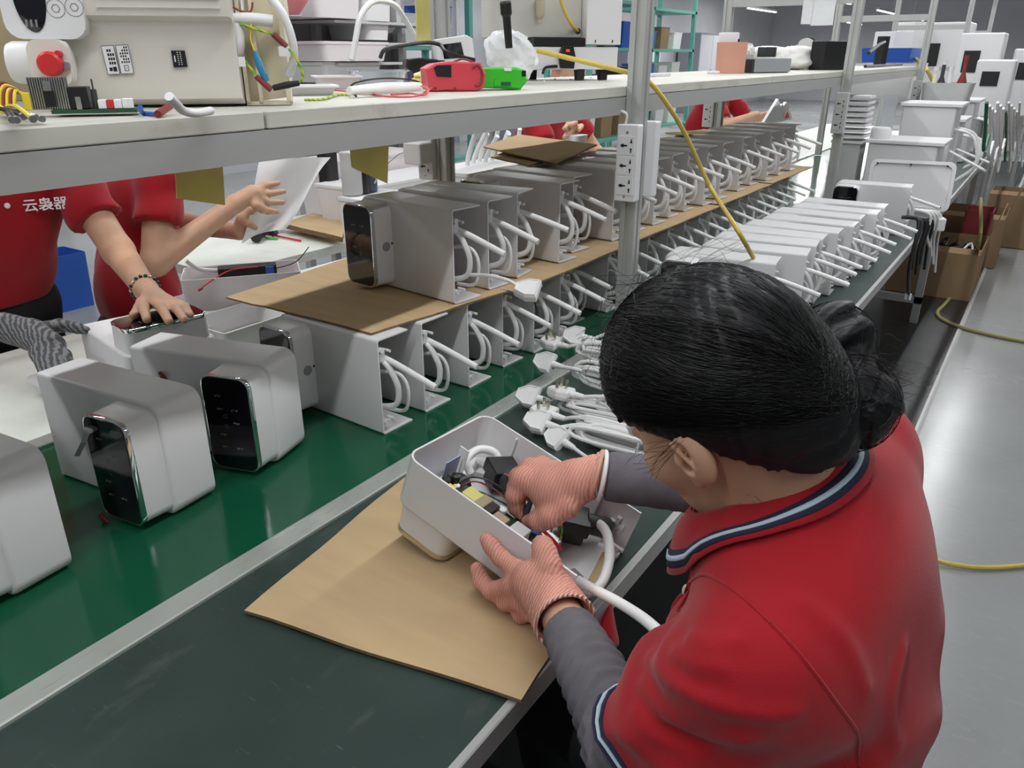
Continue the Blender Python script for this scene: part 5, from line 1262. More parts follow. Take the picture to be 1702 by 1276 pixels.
big_unit('white_device', 'tall white device with overhanging top plate and hoses, behind the low one', -0.74, -0.47, 5.05, 5.35, ZT + .003, .46)
big_unit('white_device', 'white device with hoses at the far end of the workbench', -0.80, -0.50, 5.75, 6.1, ZT + .003, .34)
big_unit('white_device', 'farthest white device on the workbench', -0.80, -0.50, 6.5, 6.9, ZT + .003, .42)
ac = thing('acrylic_stand', 'clear acrylic stand before the tall white device', 'stand', (-.83, 4.95, ZT + .003))
MB().box(0, .07, 0, .012, 0, .50).obj('upright_sheet', M_clear, ac); MB().box(0, .07, .012, .10, 0, .008).obj('foot_sheet', M_clear, ac)
# grey bin with bottles, cartons, stuff beyond
gb = thing('grey_bin', 'grey parts bin hanging on the third front post', 'bin', (-.70, 6.35, 1.0))
MB().loft([[(x, y, 0) for x, y in rrect(-.1, .14, -.12, .12, .03, 3)], [(x, y, .28) for x, y in rrect(-.12, .18, -.14, .14, .03, 3)], [(x, y, .28) for x, y in rrect(-.11, .17, -.13, .13, .03, 3)], [(x, y, .02) for x, y in rrect(-.09, .13, -.11, .11, .03, 3)]], True).obj('tub', M_steelrail, gb)
for i, (dx, dy, m, h, lb) in enumerate(((-.06, -.06, M_creamy, .33, 'pale yellow'), (.03, -.05, M_paper, .33, 'white'), (.10, .03, M_maroon, .40, 'maroon'), (-.03, .06, M_dark, .37, 'dark'))):
    o = thing('bottle', f'{lb} bottle standing in the grey parts bin', 'bottle', (-.70 + dx, 6.35 + dy, 1.021))
    MB().lathe([(0.028, 0), (0.03, .01), (0.03, h * .65), (0.012, h * .8), (0.012, h)], 14).obj('body', m, o, True)
    MB().lathe([(0.015, h), (0.015, h + .03)], 10).obj('cap', M_white2 if i != 2 else M_maroon, o)
for i, (x0, x1, y0, y1, z0, z1, m, lb) in enumerate((
    (-.62, -.36, 7.4, 7.7, 1.0, 1.42, M_white, 'white machine box in front of the fourth post'),
    (-.42, -.02, 8.0, 8.5, .98, 1.50, M_white2, 'big pale machine case at the right edge of the view'),
    (-.82, -.50, 7.9, 8.3, .95, 1.62, M_white, 'tall white machine between the third and fourth posts'),
    (-.30, .15, 9.2, 9.8, .9, 1.35, M_pink, 'pinkish machine case far down the line'),
    (-1.3, -.9, 9.3, 9.9, .8, 1.75, M_white, 'tall white cabinet far down the line'),
    (.05, .5, 10.5, 11.3, 0, 1.5, M_white2, 'floor-standing white machine at the far end of the aisle'))):
    t = thing('machine_case', lb, 'machine', (0, 0, 0)); MB().rbox(x0, x1, y0, y1, z0, z1, .02, 3).obj('case', m, t, True)
    MB().box(x0 + .05, x0 + .17, y0 - .006, y0 - .0005, z0 + (z1 - z0) * .55, z0 + (z1 - z0) * .8).obj('dark_window', M_black, t)
    if z0 > .1:
        for xx in (x0 + .03, x1 - .05):
            for yy in (y0 + .03, y1 - .05): MB().box(xx, xx + .02, yy, yy + .02, 0, z0).obj('leg', M_steelrail, t)
# things on the far benches and shelf of bay three
o_ = atx(1570, 90, -1.15)
wbox('blue_box', 'bright blue box behind the third post', -1.35, -1.0, 6.75, 7.3, 1.40, 1.50, M_blue, 'box', lid=False)
wbox('storage_tub', 'clear white tub under the blue box', -1.4, -.95, 6.7, 7.35, 1.15, 1.395, M_white2, 'tub', lid=False)
blob_bag('plastic_bag', 'pale bag of orange fittings above the blue box', 1580, 62, -1.18, (.12, .28, .06), mat('orange_fittings_bag', (.74, .62, .54), .4, noise=.2, nscale=30, bump=1, bscale=30), 21, .014, 1.505)
for i, (px, py) in enumerate(((1395, 190), (1404, 165))): pass
q = atx(1434, 155, -.86)
lv = thing('louvre_stack', 'stack of thin white plates behind the second front post', 'plates', (-.93, 4.6, 1.02))
for k in range(9): MB().box(-.06, .10, -.05, .12, k * .028, k * .028 + .012).obj('plate', M_white2, lv)
MB().box(-.05, .09, -.04, .11, -.27, -.0005).obj('plinth', M_steelrail, lv)

# cartons on the floor under and beside the bench
def carton(label, x0, x1, y0, y1, h, m=M_carton, flaps=True, rot=0):
    t = thing('carton', label, 'carton', ((x0 + x1) / 2, (y0 + y1) / 2, 0), rot); a, b = (x1 - x0) / 2, (y1 - y0) / 2
    for nm, c in (('side', (-a, -a + .006, -b, b)), ('side', (a - .006, a, -b, b)), ('side', (-a + .006, a - .006, -b, -b + .006)), ('side', (-a + .006, a - .006, b - .006, b))):
        MB().box(*c, 0.005, h).obj(nm, m, t)
    MB().box(-a + .007, a - .007, -b + .007, b - .007, 0.005, .010).obj('base', m, t)
    if flaps:
        MB().box(0, .005, -b + .003, b - .003, 0, .24, M=T(a + .0005, 0, h + .0005, ry=math.radians(14))).obj('flap', m, t)
        MB().box(-a + .004, a - .004, 0, .005, 0, .11, M=T(0, -b + .0065, h - .001, rx=math.radians(-82))).obj('flap', m, t)
    return t
carton('open brown carton with raised flap on the floor under the workbench edge', -0.72, -0.22, 5.56, 6.25, .30)
carton('closed-in brown carton behind the open one', -0.62, -0.16, 6.6, 7.2, .36)
carton('brown carton farther along under the workbench', -0.33, 0.02, 7.45, 7.95, .42)
carton('far brown carton beside the aisle', 0.20, 0.60, 8.6, 9.1, .40)
bc = thing('cable_heap', 'heap of black cables lying in the open carton', 'cables', (-.47, 5.9, .0))
rk2 = random.Random(8)
for k in range(16):
    pts = [(rk2.uniform(-.2, .2), rk2.uniform(-.28, .28), rk2.uniform(.02, .30)) for _ in range(5)]
    MB().tube(pts, .008, 6, 5).obj('cable', M_black if k % 5 else M_hose, bc, True)
wbox('maroon_bin', 'maroon plastic bin on the floor behind the open carton', -.40, -.23, 6.28, 6.50, .0045, .46, M_maroon, 'bin', lid=False)
hc = thing('hanging_cables', 'black cables with white plug pins hanging over the workbench edge', 'cables', (0, 0, 0))
for k in range(5):
    a = atx(1520 + k * 6, 372, -.375); b = atx(1508 + k * 7, 440 + 8 * (k % 3), -.36)
    pts = [a + (-.05, 0, .02), a + (.012, 0, .01), (a + b) / 2 + (.0, .03 * (k - 2) * .5, 0), b] if k else [a + (-.05, 0, .02), a + (.012, 0, .01), atx(1512, 440, -.36), atx(1510, 488, -.36)]
    MB().tube(pts, .007, 7, 5).obj('cable', M_black, hc, True)
e = atx(1510, 488, -.36)
for s in (-1, 1): MB().tube([e + (s * .008, 0, 0), e + (s * .008, 0, -.025)], .005, 7).obj('plug_pin', M_paper, hc)
hw = thing('hanging_cables', 'white cables and a plug hanging over the workbench edge', 'cables', (0, 0, 0))
for k in range(4):
    a = atx(1540 + k * 6, 362, -.375); b = atx(1545 + k * 3, 410 + 14 * k, -.35); MB().tube([a + (-.06, 0, .03), a + (.012, 0, .012), (a + b) / 2 + (.0, .05 * (k - 1.5) * .5, 0), b], .006, 7, 5).obj('cable', M_hose, hw, True)
c = atx(1558, 372, -.37); MB().rbox(-.03, .03, -.03, .03, -.03, .03, .01, 2, M=T(*c, rz=.4)).obj('plug', M_hose, hw)
hv = thing('hanging_cables', 'tangle of white cables hanging at the right edge of the view', 'cables', (0, 0, 0))
for k in range(14):
    px = 1640 + 4.6 * k; a = atx(px, 170 + 5 * (k % 4), -.28); b = atx(px - 5 + 3 * (k % 3), 250 + 9 * (k % 5), -.26)
    MB().tube([a, (a + b) / 2 + (0, .1 * math.sin(k), 0), b, b + (0, .12, .06)], .008, 6, 5).obj('cable', M_hose if k % 7 else M_dgreen, hv, True)
tag(MB().tube([atx(1630, 330, -.3), atx(1628, 400, -.24), atz(1608, 455, .02), atz(1575, 500, .012), atz(1558, 520, .012), atz(1575, 535, .012), atz(1620, 550, .012), atz(1702, 567, .012), atz(1780, 575, .012)], .011, 8, 6).obj('floor_hose', mat('olive_hose', (.30, .27, .11), .5), None, True), 'olive air hose curling over the floor by the open carton', 'hose')
tag(MB().tube([atz(1540, 925, .012), atz(1580, 937, .012), atz(1640, 943, .012), atz(1720, 937, .012), atz(1800, 925, .012)], .0075, 8, 5).obj('floor_hose', M_yellow, None, True), "yellow hose on the floor behind the seated woman's back", 'hose')
bb = wbox('blue_bin', 'blue plastic bin on the floor between the two red-shirted workers', *(lambda q: (q[0] - .13, q[0] + .13, q[1] - .12, q[1] + .12))(atz(112, 508, 0)), 0.0, .34, M_blue, 'bin', lid=False)
ys = place_unit
for i, (px, py) in enumerate(((1128, 222), (1160, 219))):
    q = atz(px, py, ZUT); tag(MB().lathe([(.055, .0), (.055, .002)], 20, M=T(q[0], q[1], ZUT - .001)).obj('yellow_disc', M_yel), ('nearer' if i == 0 else 'farther') + ' round yellow disc lying on top of the upper row', 'disc')
# ================================================================== people
def head_frame(g, pitch, roll):
    g, pitch, roll = map(math.radians, (g, pitch, roll))
    fh = np.array([-math.cos(g), math.sin(g), 0]); l = np.cross(UPZ, fh)
    f_ = fh * math.cos(pitch) - UPZ * math.sin(pitch); u = fh * math.sin(pitch) + UPZ * math.cos(pitch)
    return f_, l * math.cos(roll) - u * math.sin(roll), u * math.cos(roll) + l * math.sin(roll)
def head_sdf(q):
    d = ell(q, (-.002, 0, .014), (.086, .070, .085))
    d = smin(d, ell(q, (.034, 0, -.040), (.056, .056, .075)), .03)
    d = smin(d, ell(q, (.050, 0, -.092), (.034, .036, .028)), .03)
    for s in (-1, 1):
        d = smin(d, ell(q, (.058, s * .036, -.045), (.024, .022, .022)), .018)
        d = smax(d, -ell(q, (.094, s * .031, -.008), (.014, .017, .010)), .010)
        d = smin(d, ell(q, (.080, s * .031, -.010), (.011, .012, .009)), .004)
        e = smax(ell(q, (-.008, s * .077, -.016), (.0175, .0095, .027)), -ell(q, (-.0025, s * .0875, -.011), (.0105, .0095, .0175)), .0015)
        e = smax(e, -ell(q, (-.001, s * .078, -.020), (.005, .009, .006)), .002)
        e = smin(e, cone(q, (.004, s * .0815, .002), (-.010, s * .083, -.022), .0022, .0022), .003)
        e = smin(e, ell(q, (.0, s * .074, -.040), (.008, .006, .008)), .005)
        e = smin(e, ell(q, (.008, s * .078, -.017), (.0035, .005, .006)), .003)
        d = smin(d, e, .006)
    d = smin(d, cone(q, (.088, 0, -.002), (.106, 0, -.040), .007, .0105), .012)
    d = smin(d, ell(q, (.086, 0, -.074), (.010, .020, .0055)), .006)
    d = smin(d, ell(q, (.084, 0, -.084), (.010, .017, .006)), .006)
    return d
def curve_hand(P, chains, k=.006):
    d = None
    for pts, rad in chains:
        for i in range(len(pts) - 1):
            c = cone(P, pts[i], pts[i + 1], rad[i], rad[i + 1])
            d = c if d is None else smin(d, c, k)
    return d

# ------------------------------------------------------------------ seated woman
op = thing('person', 'seated woman in a red polo with black hair in a bun wiring the open dispenser', 'person', (0, 0, 0))
hf, hl, hu_ = head_frame(14, 24, 18)
ear = atd(1160, 765, .632)
HO = ear - (-.010 * hf + .077 * hl - .018 * hu_)
HA = np.stack([hf, hl, hu_])
def hq(P): return (P - HO) @ HA.T
def HP(a, b, c): return HO + a * hf + b * hl + c * hu_
NB = np.array((-0.150, .645, 1.068)); na = np.array((-.58, -.03, .81)); na /= np.linalg.norm(na)
LSH, LEL, LWR = atd(1245, 1105, .615), atd(1050, 1243, .745), atd(932, 1020, .945)
RSH, REL, RWR = np.array((-.115, .845, 1.045)), np.array((-.235, .965, .89)), atd(988, 789, 1.09)
def op_body(P):
    d = head_sdf(hq(P))
    d = smin(d, cone(P, HP(-.03, 0, -.045), NB - na * .03, .050, .055), .03)
    d = smin(d, ell(P, (-.095, .668, .90), (.085, .145, .14)), .05)
    d = smin(d, ell(P, (-.085, .665, .72), (.10, .14, .18)), .05)
    for a, b, c in ((LSH, LEL, LWR), (RSH, REL, RWR)):
        d = smin(d, cone(P, NB - na * .06 + (.03, 0, -.02), a, .04, .038), .03)
        d = smin(d, cone(P, a, b, .044, .039), .02); d = smin(d, cone(P, b, c, .039, .026), .015)
    return d
sdf_mesh('body', op_body, (-.52, .40, .72), (.03, 1.03, 1.33), .0048, M_skin, op, 1, fine=(HP(-.006, .078, -.016), .036, 3.2))
# eyes and brows
for s in (-1, 1):
    MB().lathe([(0.0001, -.011), (0.008, -.008), (0.011, 0), (0.008, .008), (0.0001, .011)], 12, M=T(*HP(.0835, s * .031, -.008))).obj('eye', M_paper, op, True)
    MB().tube([HP(.090, s * .016, .008), HP(.094, s * .030, .013), HP(.083, s * .047, .009)], .0028, 6, 4).obj('eyebrow', M_hair, op, True)
LSHc = LSH + (LEL - LSH) * .80; RSHc = RSH + (REL - RSH) * .62
ld_ = (LEL - LSH) / np.linalg.norm(LEL - LSH); rd_ = (REL - RSH) / np.linalg.norm(REL - RSH)
def op_shirt(P):
    d = ell(P, (-.100, .668, .935), (.112, .185, .165))
    d = smin(d, ell(P, (-.088, .668, .72), (.122, .172, .24)), .09)
    d = smin(d, ell(P, (-.088, .662, 1.030), (.070, .125, .078)), .04)
    d = smin(d, cone(P, LSH + (.012, .03, -.004), NB + (.03, -.01, -.02), .062, .062), .05)
    d = smin(d, cone(P, NB + (.03, .01, -.02), RSH + (.01, -.03, -.004), .058, .064), .05)
    sl = smax(cone(P, LSH, LSH + ld_ * .30, .060, .056), half(P, LSHc, ld_), .004)
    al = (P - LSH) @ ld_
    sl = sl + .0060 * np.sin(al * 95 + 14 * P[:, 0] * 3 + 20 * P[:, 1]) * np.clip((al + .01) / .06, 0, 1) * np.clip((.16 - al) / .06, .25, 1)
    d = smin(d, sl, .022)
    sr = smax(cone(P, RSH, RSH + rd_ * .26, .068, .064), half(P, RSHc, rd_), .004)
    d = smin(d, sr, .03)
    # folds running from the armpit over the back and chest
    w1 = np.exp(-(((P[:, 0] + .17) / .07) ** 2 + ((P[:, 1] - .53) / .10) ** 2 + ((P[:, 2] - .93) / .12) ** 2))
    u1 = 75 * P[:, 0] - 50 * P[:, 2] + 46 * P[:, 1]; d = d + .012 * w1 * (np.abs(np.sin(u1 * .8 + .5 * np.sin(30 * P[:, 2]))) - .5)
    w4 = np.exp(-(((P[:, 0] + .06) / .09) ** 2 + ((P[:, 1] - .52) / .07) ** 2 + ((P[:, 2] - .86) / .10) ** 2)); d = d + .012 * w4 * np.sin(60 * P[:, 2] - 40 * P[:, 0] + 1)
    w2 = np.clip((1.05 - P[:, 2]) / .25, 0, 1)
    d = d + .0050 * w2 * np.sin(34 * P[:, 1] + 16 * P[:, 2] + 3 * np.sin(14 * P[:, 2]))
    w3 = np.exp(-(((P[:, 0] + .19) / .06) ** 2 + ((P[:, 1] - .66) / .16) ** 2))
    d = d + .006 * w3 * np.sin(60 * P[:, 2] + 30 * P[:, 1])
    d = smax(d, -cone(P, NB + na * .012, NB + na * .12, .056, .085), .008)
    return smax(d, half(P, (0, 0, .56), (0, 0, -1)), .01)
def first_hit(fn, px, py, s0=.35):
    d = ray(px, py); s = s0
    for _ in range(60):
        v = fn((CAM + d * s)[None])[0]; s += v * .8
        if abs(v) < 2e-4: break
    return CAM + d * s
shirt_base = op_shirt
FOLDS = [([(1082, 1092), (1122, 1135), (1185, 1168), (1262, 1186), (1320, 1185)], .0050), ([(1072, 1138), (1110, 1182), (1170, 1214), (1240, 1228)], .0055), ([(1058, 1186), (1095, 1222), (1150, 1246)], .0045),
         ([(1150, 1062), (1185, 1070), (1225, 1064)], .0036), ([(1125, 1085), (1160, 1104), (1200, 1108)], .0040), ([(1330, 1000), (1400, 1060), (1440, 1150)], .0030), ([(1500, 1080), (1480, 1160), (1490, 1240)], .0036)]
FOLDS = [([first_hit(shirt_base, *q) for q in pp], r) for pp, r in FOLDS]
FOLDS = [(spline(pp, 3)[0], r) for pp, r in FOLDS]
def op_shirt(P):
    d0 = shirt_base(P); k = np.abs(d0) < .03
    if not k.any(): return d0
    P = P[k]; d = d0[k]
    for pp, r in FOLDS:
        near = None
        for i in range(len(pp) - 1):
            t = i / (len(pp) - 1); w = r * (1 - abs(2 * t - .7) * .5)
            c = cone(P, pp[i], pp[i + 1], w, w); near = c if near is None else np.minimum(near, c)
        d = smin(d, near, .013)
    d0[k] = d
    return d0
shirt = sdf_mesh('shirt', op_shirt, (-.36, .38, .54), (.09, 1.03, 1.18), .0050, M_red, op, 1)
# sleeve seam and striped cuff of the left sleeve
def ring_pts(c, ax, r, n=28, a0=0, a1=2 * math.pi):
    ax = ax / np.linalg.norm(ax); h = np.array((1.0, 0, 0)) if abs(ax[0]) < .8 else np.array((0, 1.0, 0))
    u = np.cross(ax, h); u /= np.linalg.norm(u); v = np.cross(ax, u)
    return [c + r * (math.cos(a) * u + math.sin(a) * v) for a in np.linspace(a0, a1, n)]
def shrink(fn, p, it=6, off=.0):
    p = np.array(p, float)
    for _ in range(it):
        q = np.array([p, p + (1e-3, 0, 0), p + (0, 1e-3, 0), p + (0, 0, 1e-3)]); v = fn(q); g = (v[1:] - v[0]) / 1e-3; p = p - g * (v[0] - off) / (g @ g + 1e-9)
    return p
for off, m, nm in ((-.004, M_navy, 'cuff_band'), (-.010, M_lblue, 'cuff_stripe'), (-.016, M_navy, 'cuff_band')):
    MB().tube([shrink(op_shirt, q, off=.0004) for q in ring_pts(LSHc + ld_ * (off - .001), ld_, .073)], .0027, 6).obj(nm, m, op, True)
MB().tube([shrink(op_shirt, q, off=.0002) for q in ring_pts(LSH + ld_ * .012 + np.array((.02, .035, 0)), ld_ * .6 + np.array((-.1, -.75, .0)), .085, 30)], .0016, 5).obj('armhole_seam', M_red, op, True)
# collar
fr = np.array((-1.0, .0, -.3)); fr -= na * (fr @ na); fr /= np.linalg.norm(fr); sd = np.cross(na, fr)
def collar_pt(a, t):
    """a: angle from the front opening, t: 0 neck edge -> 1 outer edge"""
    c, s = math.cos(a), math.sin(a); front = max(0, c) ** 2
    r = .058 + .032 * t + .020 * front * t; z = .026 - .006 * front - (.034 + .016 * front) * t + .008 * math.sin(math.pi * t)
    p = NB + fr * (r * c * 1.06) + sd * (r * s) + na * z
    if t > .3 and op_shirt(p[None])[0] < .0035: p = shrink(op_shirt, p, 8, .0035)
    return p
ang = np.linspace(math.radians(16), math.radians(344), 49)
TS = np.linspace(0, 1, 8)
def band(t0, t1, lift, n=5):
    v = []; f = []
    ts = np.linspace(t0, t1, n)
    for a in ang:
        for t in ts:
            p = collar_pt(a, t); o = NB - na * .01; r_ = p - o - na * ((p - o) @ na); r_ = r_ / np.linalg.norm(r_)
            v.append(p + (r_ * .7 + na * .7) * lift)
    k = len(v)
    for p, a in zip(list(v), [a for a in ang for _ in ts]):
        r_ = p - NB - na * ((p - NB) @ na); r_ /= np.linalg.norm(r_); v.append(p - (r_ * .7 + na * .7) * .0022)
    for i in range(len(ang) - 1):
        for j in range(n - 1):
            a = i * n + j; f.append((a, a + n, a + n + 1, a + 1)); f.append((k + a, k + a + 1, k + a + n + 1, k + a + n))
        f.append((i * n, k + i * n, k + (i + 1) * n, (i + 1) * n)); f.append((i * n + n - 1, (i + 1) * n + n - 1, k + (i + 1) * n + n - 1, k + i * n + n - 1))
    for i in (0, len(ang) - 1):
        for j in range(n - 1): a = i * n + j; f.append((a, a + 1, k + a + 1, k + a))
    return v, f
clr = mesh_obj('collar', *band(0, 1, .004, 8), M_red, op, smooth='all')
mesh_obj('collar_band', *band(.70, .92, .0052, 3), M_navy, clr, smooth='all')
mesh_obj('collar_stripe', *band(.78, .845, .0064, 3), M_lblue, clr, smooth='all')
# button placket
pk = [shrink(op_shirt, NB + fr * .09 + na * -.05 + np.array((-.03, 0, -.03 * k)), off=.001) for k in range(5)]
MB().tube(pk, .006, 6, 3).obj('placket', M_red, op, True)
for k in (1, 3):
    MB().lathe([(0.0055, 0), (0.0055, .002), (0.004, .003)], 12, M=T(*(pk[k] + np.array((-.004, -.003, 0))), ry=math.radians(-90))).obj('button', M_white2, op)
# grey arm sleeves
def sleeve_sdf(a, b, ra, rb, rip, cut=0.0):
    ax = b - a; ln = np.linalg.norm(ax); ax = ax / ln
    def fn(P):
        s = (P - a) @ ax
        d = cone(P, a - ax * .03, b + ax * .02, ra, rb)
        d = d + rip * np.sin(s * 2 * math.pi / .021 + 2.6 * np.sin(38 * (P[:, 0] + P[:, 1]) + 50 * P[:, 2])) * np.clip(1.15 - s / ln, 0.0, 1)
        d = smax(d, half(P, a + ax * cut, -ax), .003)
        return smax(d, half(P, b, ax), .003)
    return fn
S0 = LEL + (LSH - LEL) * .0; S1 = LEL + (LWR - LEL) * .86
axu = (LSH - LEL) / np.linalg.norm(LSH - LEL)
f1 = sleeve_sdf(LEL, S1, .044, .0325, .0036, -.02); 
def lsl(P):
    e = smax(cone(P, LEL, LEL + axu * .08, .044, .044), half(P, LEL + axu * .018, axu), .003)
    s = (P - LEL) @ axu
    return smin(f1(P), e + .003 * np.sin(s * 300), .015)
sdf_mesh('arm_sleeve', lsl, np.minimum(LEL, S1) - .08, np.maximum(LEL, S1) + .08, .004, M_sleeve, op, 1)
f2 = sleeve_sdf(REL, REL + (RWR - REL) * .93, .044, .034, .0010, -.03)
sdf_mesh('arm_sleeve', f2, np.minimum(REL, RWR) - .07, np.maximum(REL, RWR) + .07, .004, M_sleeve, op, 1)
# bracelets on the right wrist
wax = RWR - REL; wax /= np.linalg.norm(wax)
for k, (m, r) in enumerate(((M_white2, .0345), (M_lpink, .0345))):
    MB().tube(ring_pts(RWR - wax * (.010 - .007 * k), wax + np.array((0, .12 * k, .1)), r, 26), .0032, 7).obj('bracelet', m, op, True)
# left glove
def W(px, py, z): return tn(px, py, z)
wl = LWR; zo = UH
fore = wl - LEL; fore /= np.linalg.norm(fore)
pal = W(888, 968, zo + .034)
kI, kM, kR, kP = W(862, 950, zo + .026), W(855, 972, zo + .034), W(866, 998, zo + .036), W(884, 1016, zo + .036)
lh = [([pal, kI], [.026, .0145]), ([pal, kM], [.026, .0145]), ([pal, kR], [.025, .014]), ([pal, kP], [.024, .0125]),
      ([kI, W(832, 926, zo + .015), W(817, 908, zo + .0125), W(808, 896, zo + .012)], [.0135, .0112, .0105, .0092]),
      ([kM, W(818, 982, zo + .024), W(800, 966, zo + .016), W(793, 945, zo + .013)], [.0140, .0120, .0112, .0098]),
      ([kR, W(840, 1000, zo + .026), W(832, 990, zo + .010), W(834, 975, zo - .010)], [.0135, .0115, .0108, .0095]),
      ([kP, W(866, 1022, zo + .026), W(858, 1016, zo + .008), W(860, 1005, zo - .010)], [.012, .0105, .0098, .009]),
      ([pal, W(912, 942, zo + .026), W(905, 918, zo + .016), W(902, 908, zo - .004), W(905, 916, zo - .020)], [.022, .0165, .0150, .0135, .0110]),
      ([pal, W(912, 992, zo + .036), wl - fore * .012], [.028, .032, .0330])]
cutL = wl - fore * .016
def lglove(P):
    d = curve_hand(P, lh, .007)
    d = smin(d, cone(P, wl + fore * .035, wl - fore * .03, .0330, .0385), .012)
    s = (P - wl) @ fore
    d = d + .0012 * np.sin(s * 2 * math.pi / .0058) * np.clip((.060 - s) / .02, 0, 1)
    d = smax(d, -cone(P, cutL, cutL + fore * .016, .0335, .030), .002)
    return smax(d, half(P, cutL, -fore), .002)
allp = np.concatenate([np.array(c[0]) for c in lh]); 
gl = sdf_mesh('glove', lglove, allp.min(0) - .05, allp.max(0) + .05, .0030, M_glove, op, 1)
MB().tube(ring_pts(cutL + fore * .001, fore, .0368, 30), .0026, 7).obj('glove_hem', M_glover, gl, True)
# right glove, pinching
def D(px, py, d): return atd(px, py, d)
pr_ = D(920, 812, 1.105); fr_ = (RWR - REL) / np.linalg.norm(RWR - REL)
rh = [([pr_, D(868, 796, 1.11)], [.031, .016]), ([pr_, D(882, 780, 1.13)], [.032, .017]), ([pr_, D(900, 776, 1.15)], [.031, .016]), ([pr_, D(922, 782, 1.16)], [.030, .015]),
      ([D(868, 796, 1.11), D(856, 822, 1.115), D(858, 842, 1.125), D(866, 856, 1.132)], [.0155, .0125, .0112, .0098]),
      ([D(882, 780, 1.13), D(862, 792, 1.145), D(856, 812, 1.155), D(864, 836, 1.152)], [.0155, .0128, .0115, .010]),
      ([D(900, 776, 1.15), D(878, 786, 1.172), D(870, 806, 1.178), D(882, 824, 1.168)], [.015, .0125, .0112, .010]),
      ([D(922, 782, 1.16), D(902, 792, 1.186), D(894, 808, 1.188), D(906, 824, 1.176)], [.0135, .011, .0100, .009]),
      ([pr_, D(940, 838, 1.085), D(916, 856, 1.085), D(896, 866, 1.10), D(880, 866, 1.122)], [.029, .0195, .0165, .0150, .0115]),
      ([pr_, D(955, 802, 1.098), RWR - fr_ * .002], [.0335, .032, .0295])]
cutR = RWR - fr_ * .004
def rglove(P):
    d = curve_hand(P, rh, .008)
    s = (P - RWR) @ fr_
    d = d + .0008 * np.sin(s * 2 * math.pi / .0052) * np.clip((.06 - s) / .02, 0, 1)
    return smax(d, half(P, cutR, -fr_), .002)
allp = np.concatenate([np.array(c[0]) for c in rh])
gr = sdf_mesh('glove', rglove, allp.min(0) - .05, allp.max(0) + .05, .0030, M_glove, op, 1)
MB().tube(ring_pts(cutR + fr_ * .001, fr_, .0305, 30), .0026, 7).obj('glove_hem', M_glover, gr, True)
tw = thing('hand_tool', "dark pointed hand tool pinched in the woman's right glove", 'tool', (0, 0, 0))
MB().tube([D(884, 828, 1.112), D(876, 848, 1.118), D(866, 866, 1.124), D(856, 884, 1.132)], [.0035, .005, .0042, .0012], 8, 3).obj('jaw', M_dark, tw, True)
MB().tube([D(880, 838, 1.116), D(868, 850, 1.122), D(858, 868, 1.128), D(855, 884, 1.133)], [.003, .0045, .004, .0012], 8, 3).obj('jaw', M_black, tw, True)
# hair
BN1, BN2, BN3 = D(1385, 570, .672), D(1408, 668, .655), D(1362, 640, .675)
def hair_core(q):
    d = ell(q, (.003, 0, .024), (.100, .083, .092))
    d = smin(d, ell(q, (-.045, 0, -.03), (.062, .060, .070)), .04)
    face = ell(q, (.088, 0, -.062), (.075, .085, .088))
    d = smax(d, -face, .010)
    # below the ears: keep only behind them
    x = q[:, 0] + .008
    return smax(d, (np.minimum(.875 * x, .30 * x) - q[:, 2] - .002) * .8, .010)
def hair_sdf(P):
    q = hq(P); d = hair_core(q)
    w = q[:, 1] * 260 + 40 * np.sin(q[:, 0] * 22) + q[:, 2] * 90
    d = d + .0011 * np.sin(w) + .0008 * np.sin(w * 2.3 + 1)
    b = smin(ell(P, BN1, (.034, .032, .036)), ell(P, BN2, (.042, .040, .038)), .010)
    b = smin(b, ell(P, BN3, (.034, .034, .028)), .012)
    tw_ = np.arctan2((P - BN2) @ CU, (P - BN2) @ CR)
    rad = np.linalg.norm(P - BN2, axis=1)
    b = b + .0022 * np.sin(5 * tw_ + rad * 260) + .0012 * np.sin(11 * tw_ + rad * 300)
    return smin(d, b, .005)
lo = HO - .20; hi = HO + np.array((.26, .20, .20))
hair = sdf_mesh('hair', hair_sdf, lo, hi, .0036, M_hair, op, 1)
# single strands combed back over the head into the bun
def surf(dirs, n=16):
    """distance along local directions to the hair surface"""
    r = np.full(len(dirs), .16)
    for _ in range(n): r = r - hair_core(dirs * r[:, None] + np.array((-.02, 0, .02))) * .9
    return r
sv = MB(); rs = np.random.default_rng(3)
NS, NP = 1500, 12
th = rs.uniform(-1.25, 1.25, NS); el_ = rs.uniform(-.2, 1.0, NS)
st = np.stack([np.cos(th) * np.cos(el_ * .8), np.sin(th) * 1.0, np.sin(el_ * 1.1) * .9 + .25], 1); st /= np.linalg.norm(st, axis=1)[:, None]
en = np.array((-.95, 0.05, -.22)) + rs.normal(size=(NS, 3)) * .10; en /= np.linalg.norm(en, axis=1)[:, None]
path = np.empty((NS, NP, 3))
for j, t in enumerate(np.linspace(0, 1, NP)):
    dd = st * (1 - t) + en * t; dd[:, 1] += st[:, 1] * .75 * math.sin(math.pi * t) * .8; dd[:, 2] += .10 * math.sin(math.pi * t)
    dd /= np.linalg.norm(dd, axis=1)[:, None]
    path[:, j] = dd * (surf(dd) + .0006 + .0014 * rs.random(NS) * (1 if j else .4))[:, None] + np.array((-.02, 0, .02))
for i in range(NS):
    if path[i, 0, 2] < -.01 and path[i, 0, 0] > .03: continue
    sv.tube([HO + p @ HA for p in path[i]], .00020, 3)
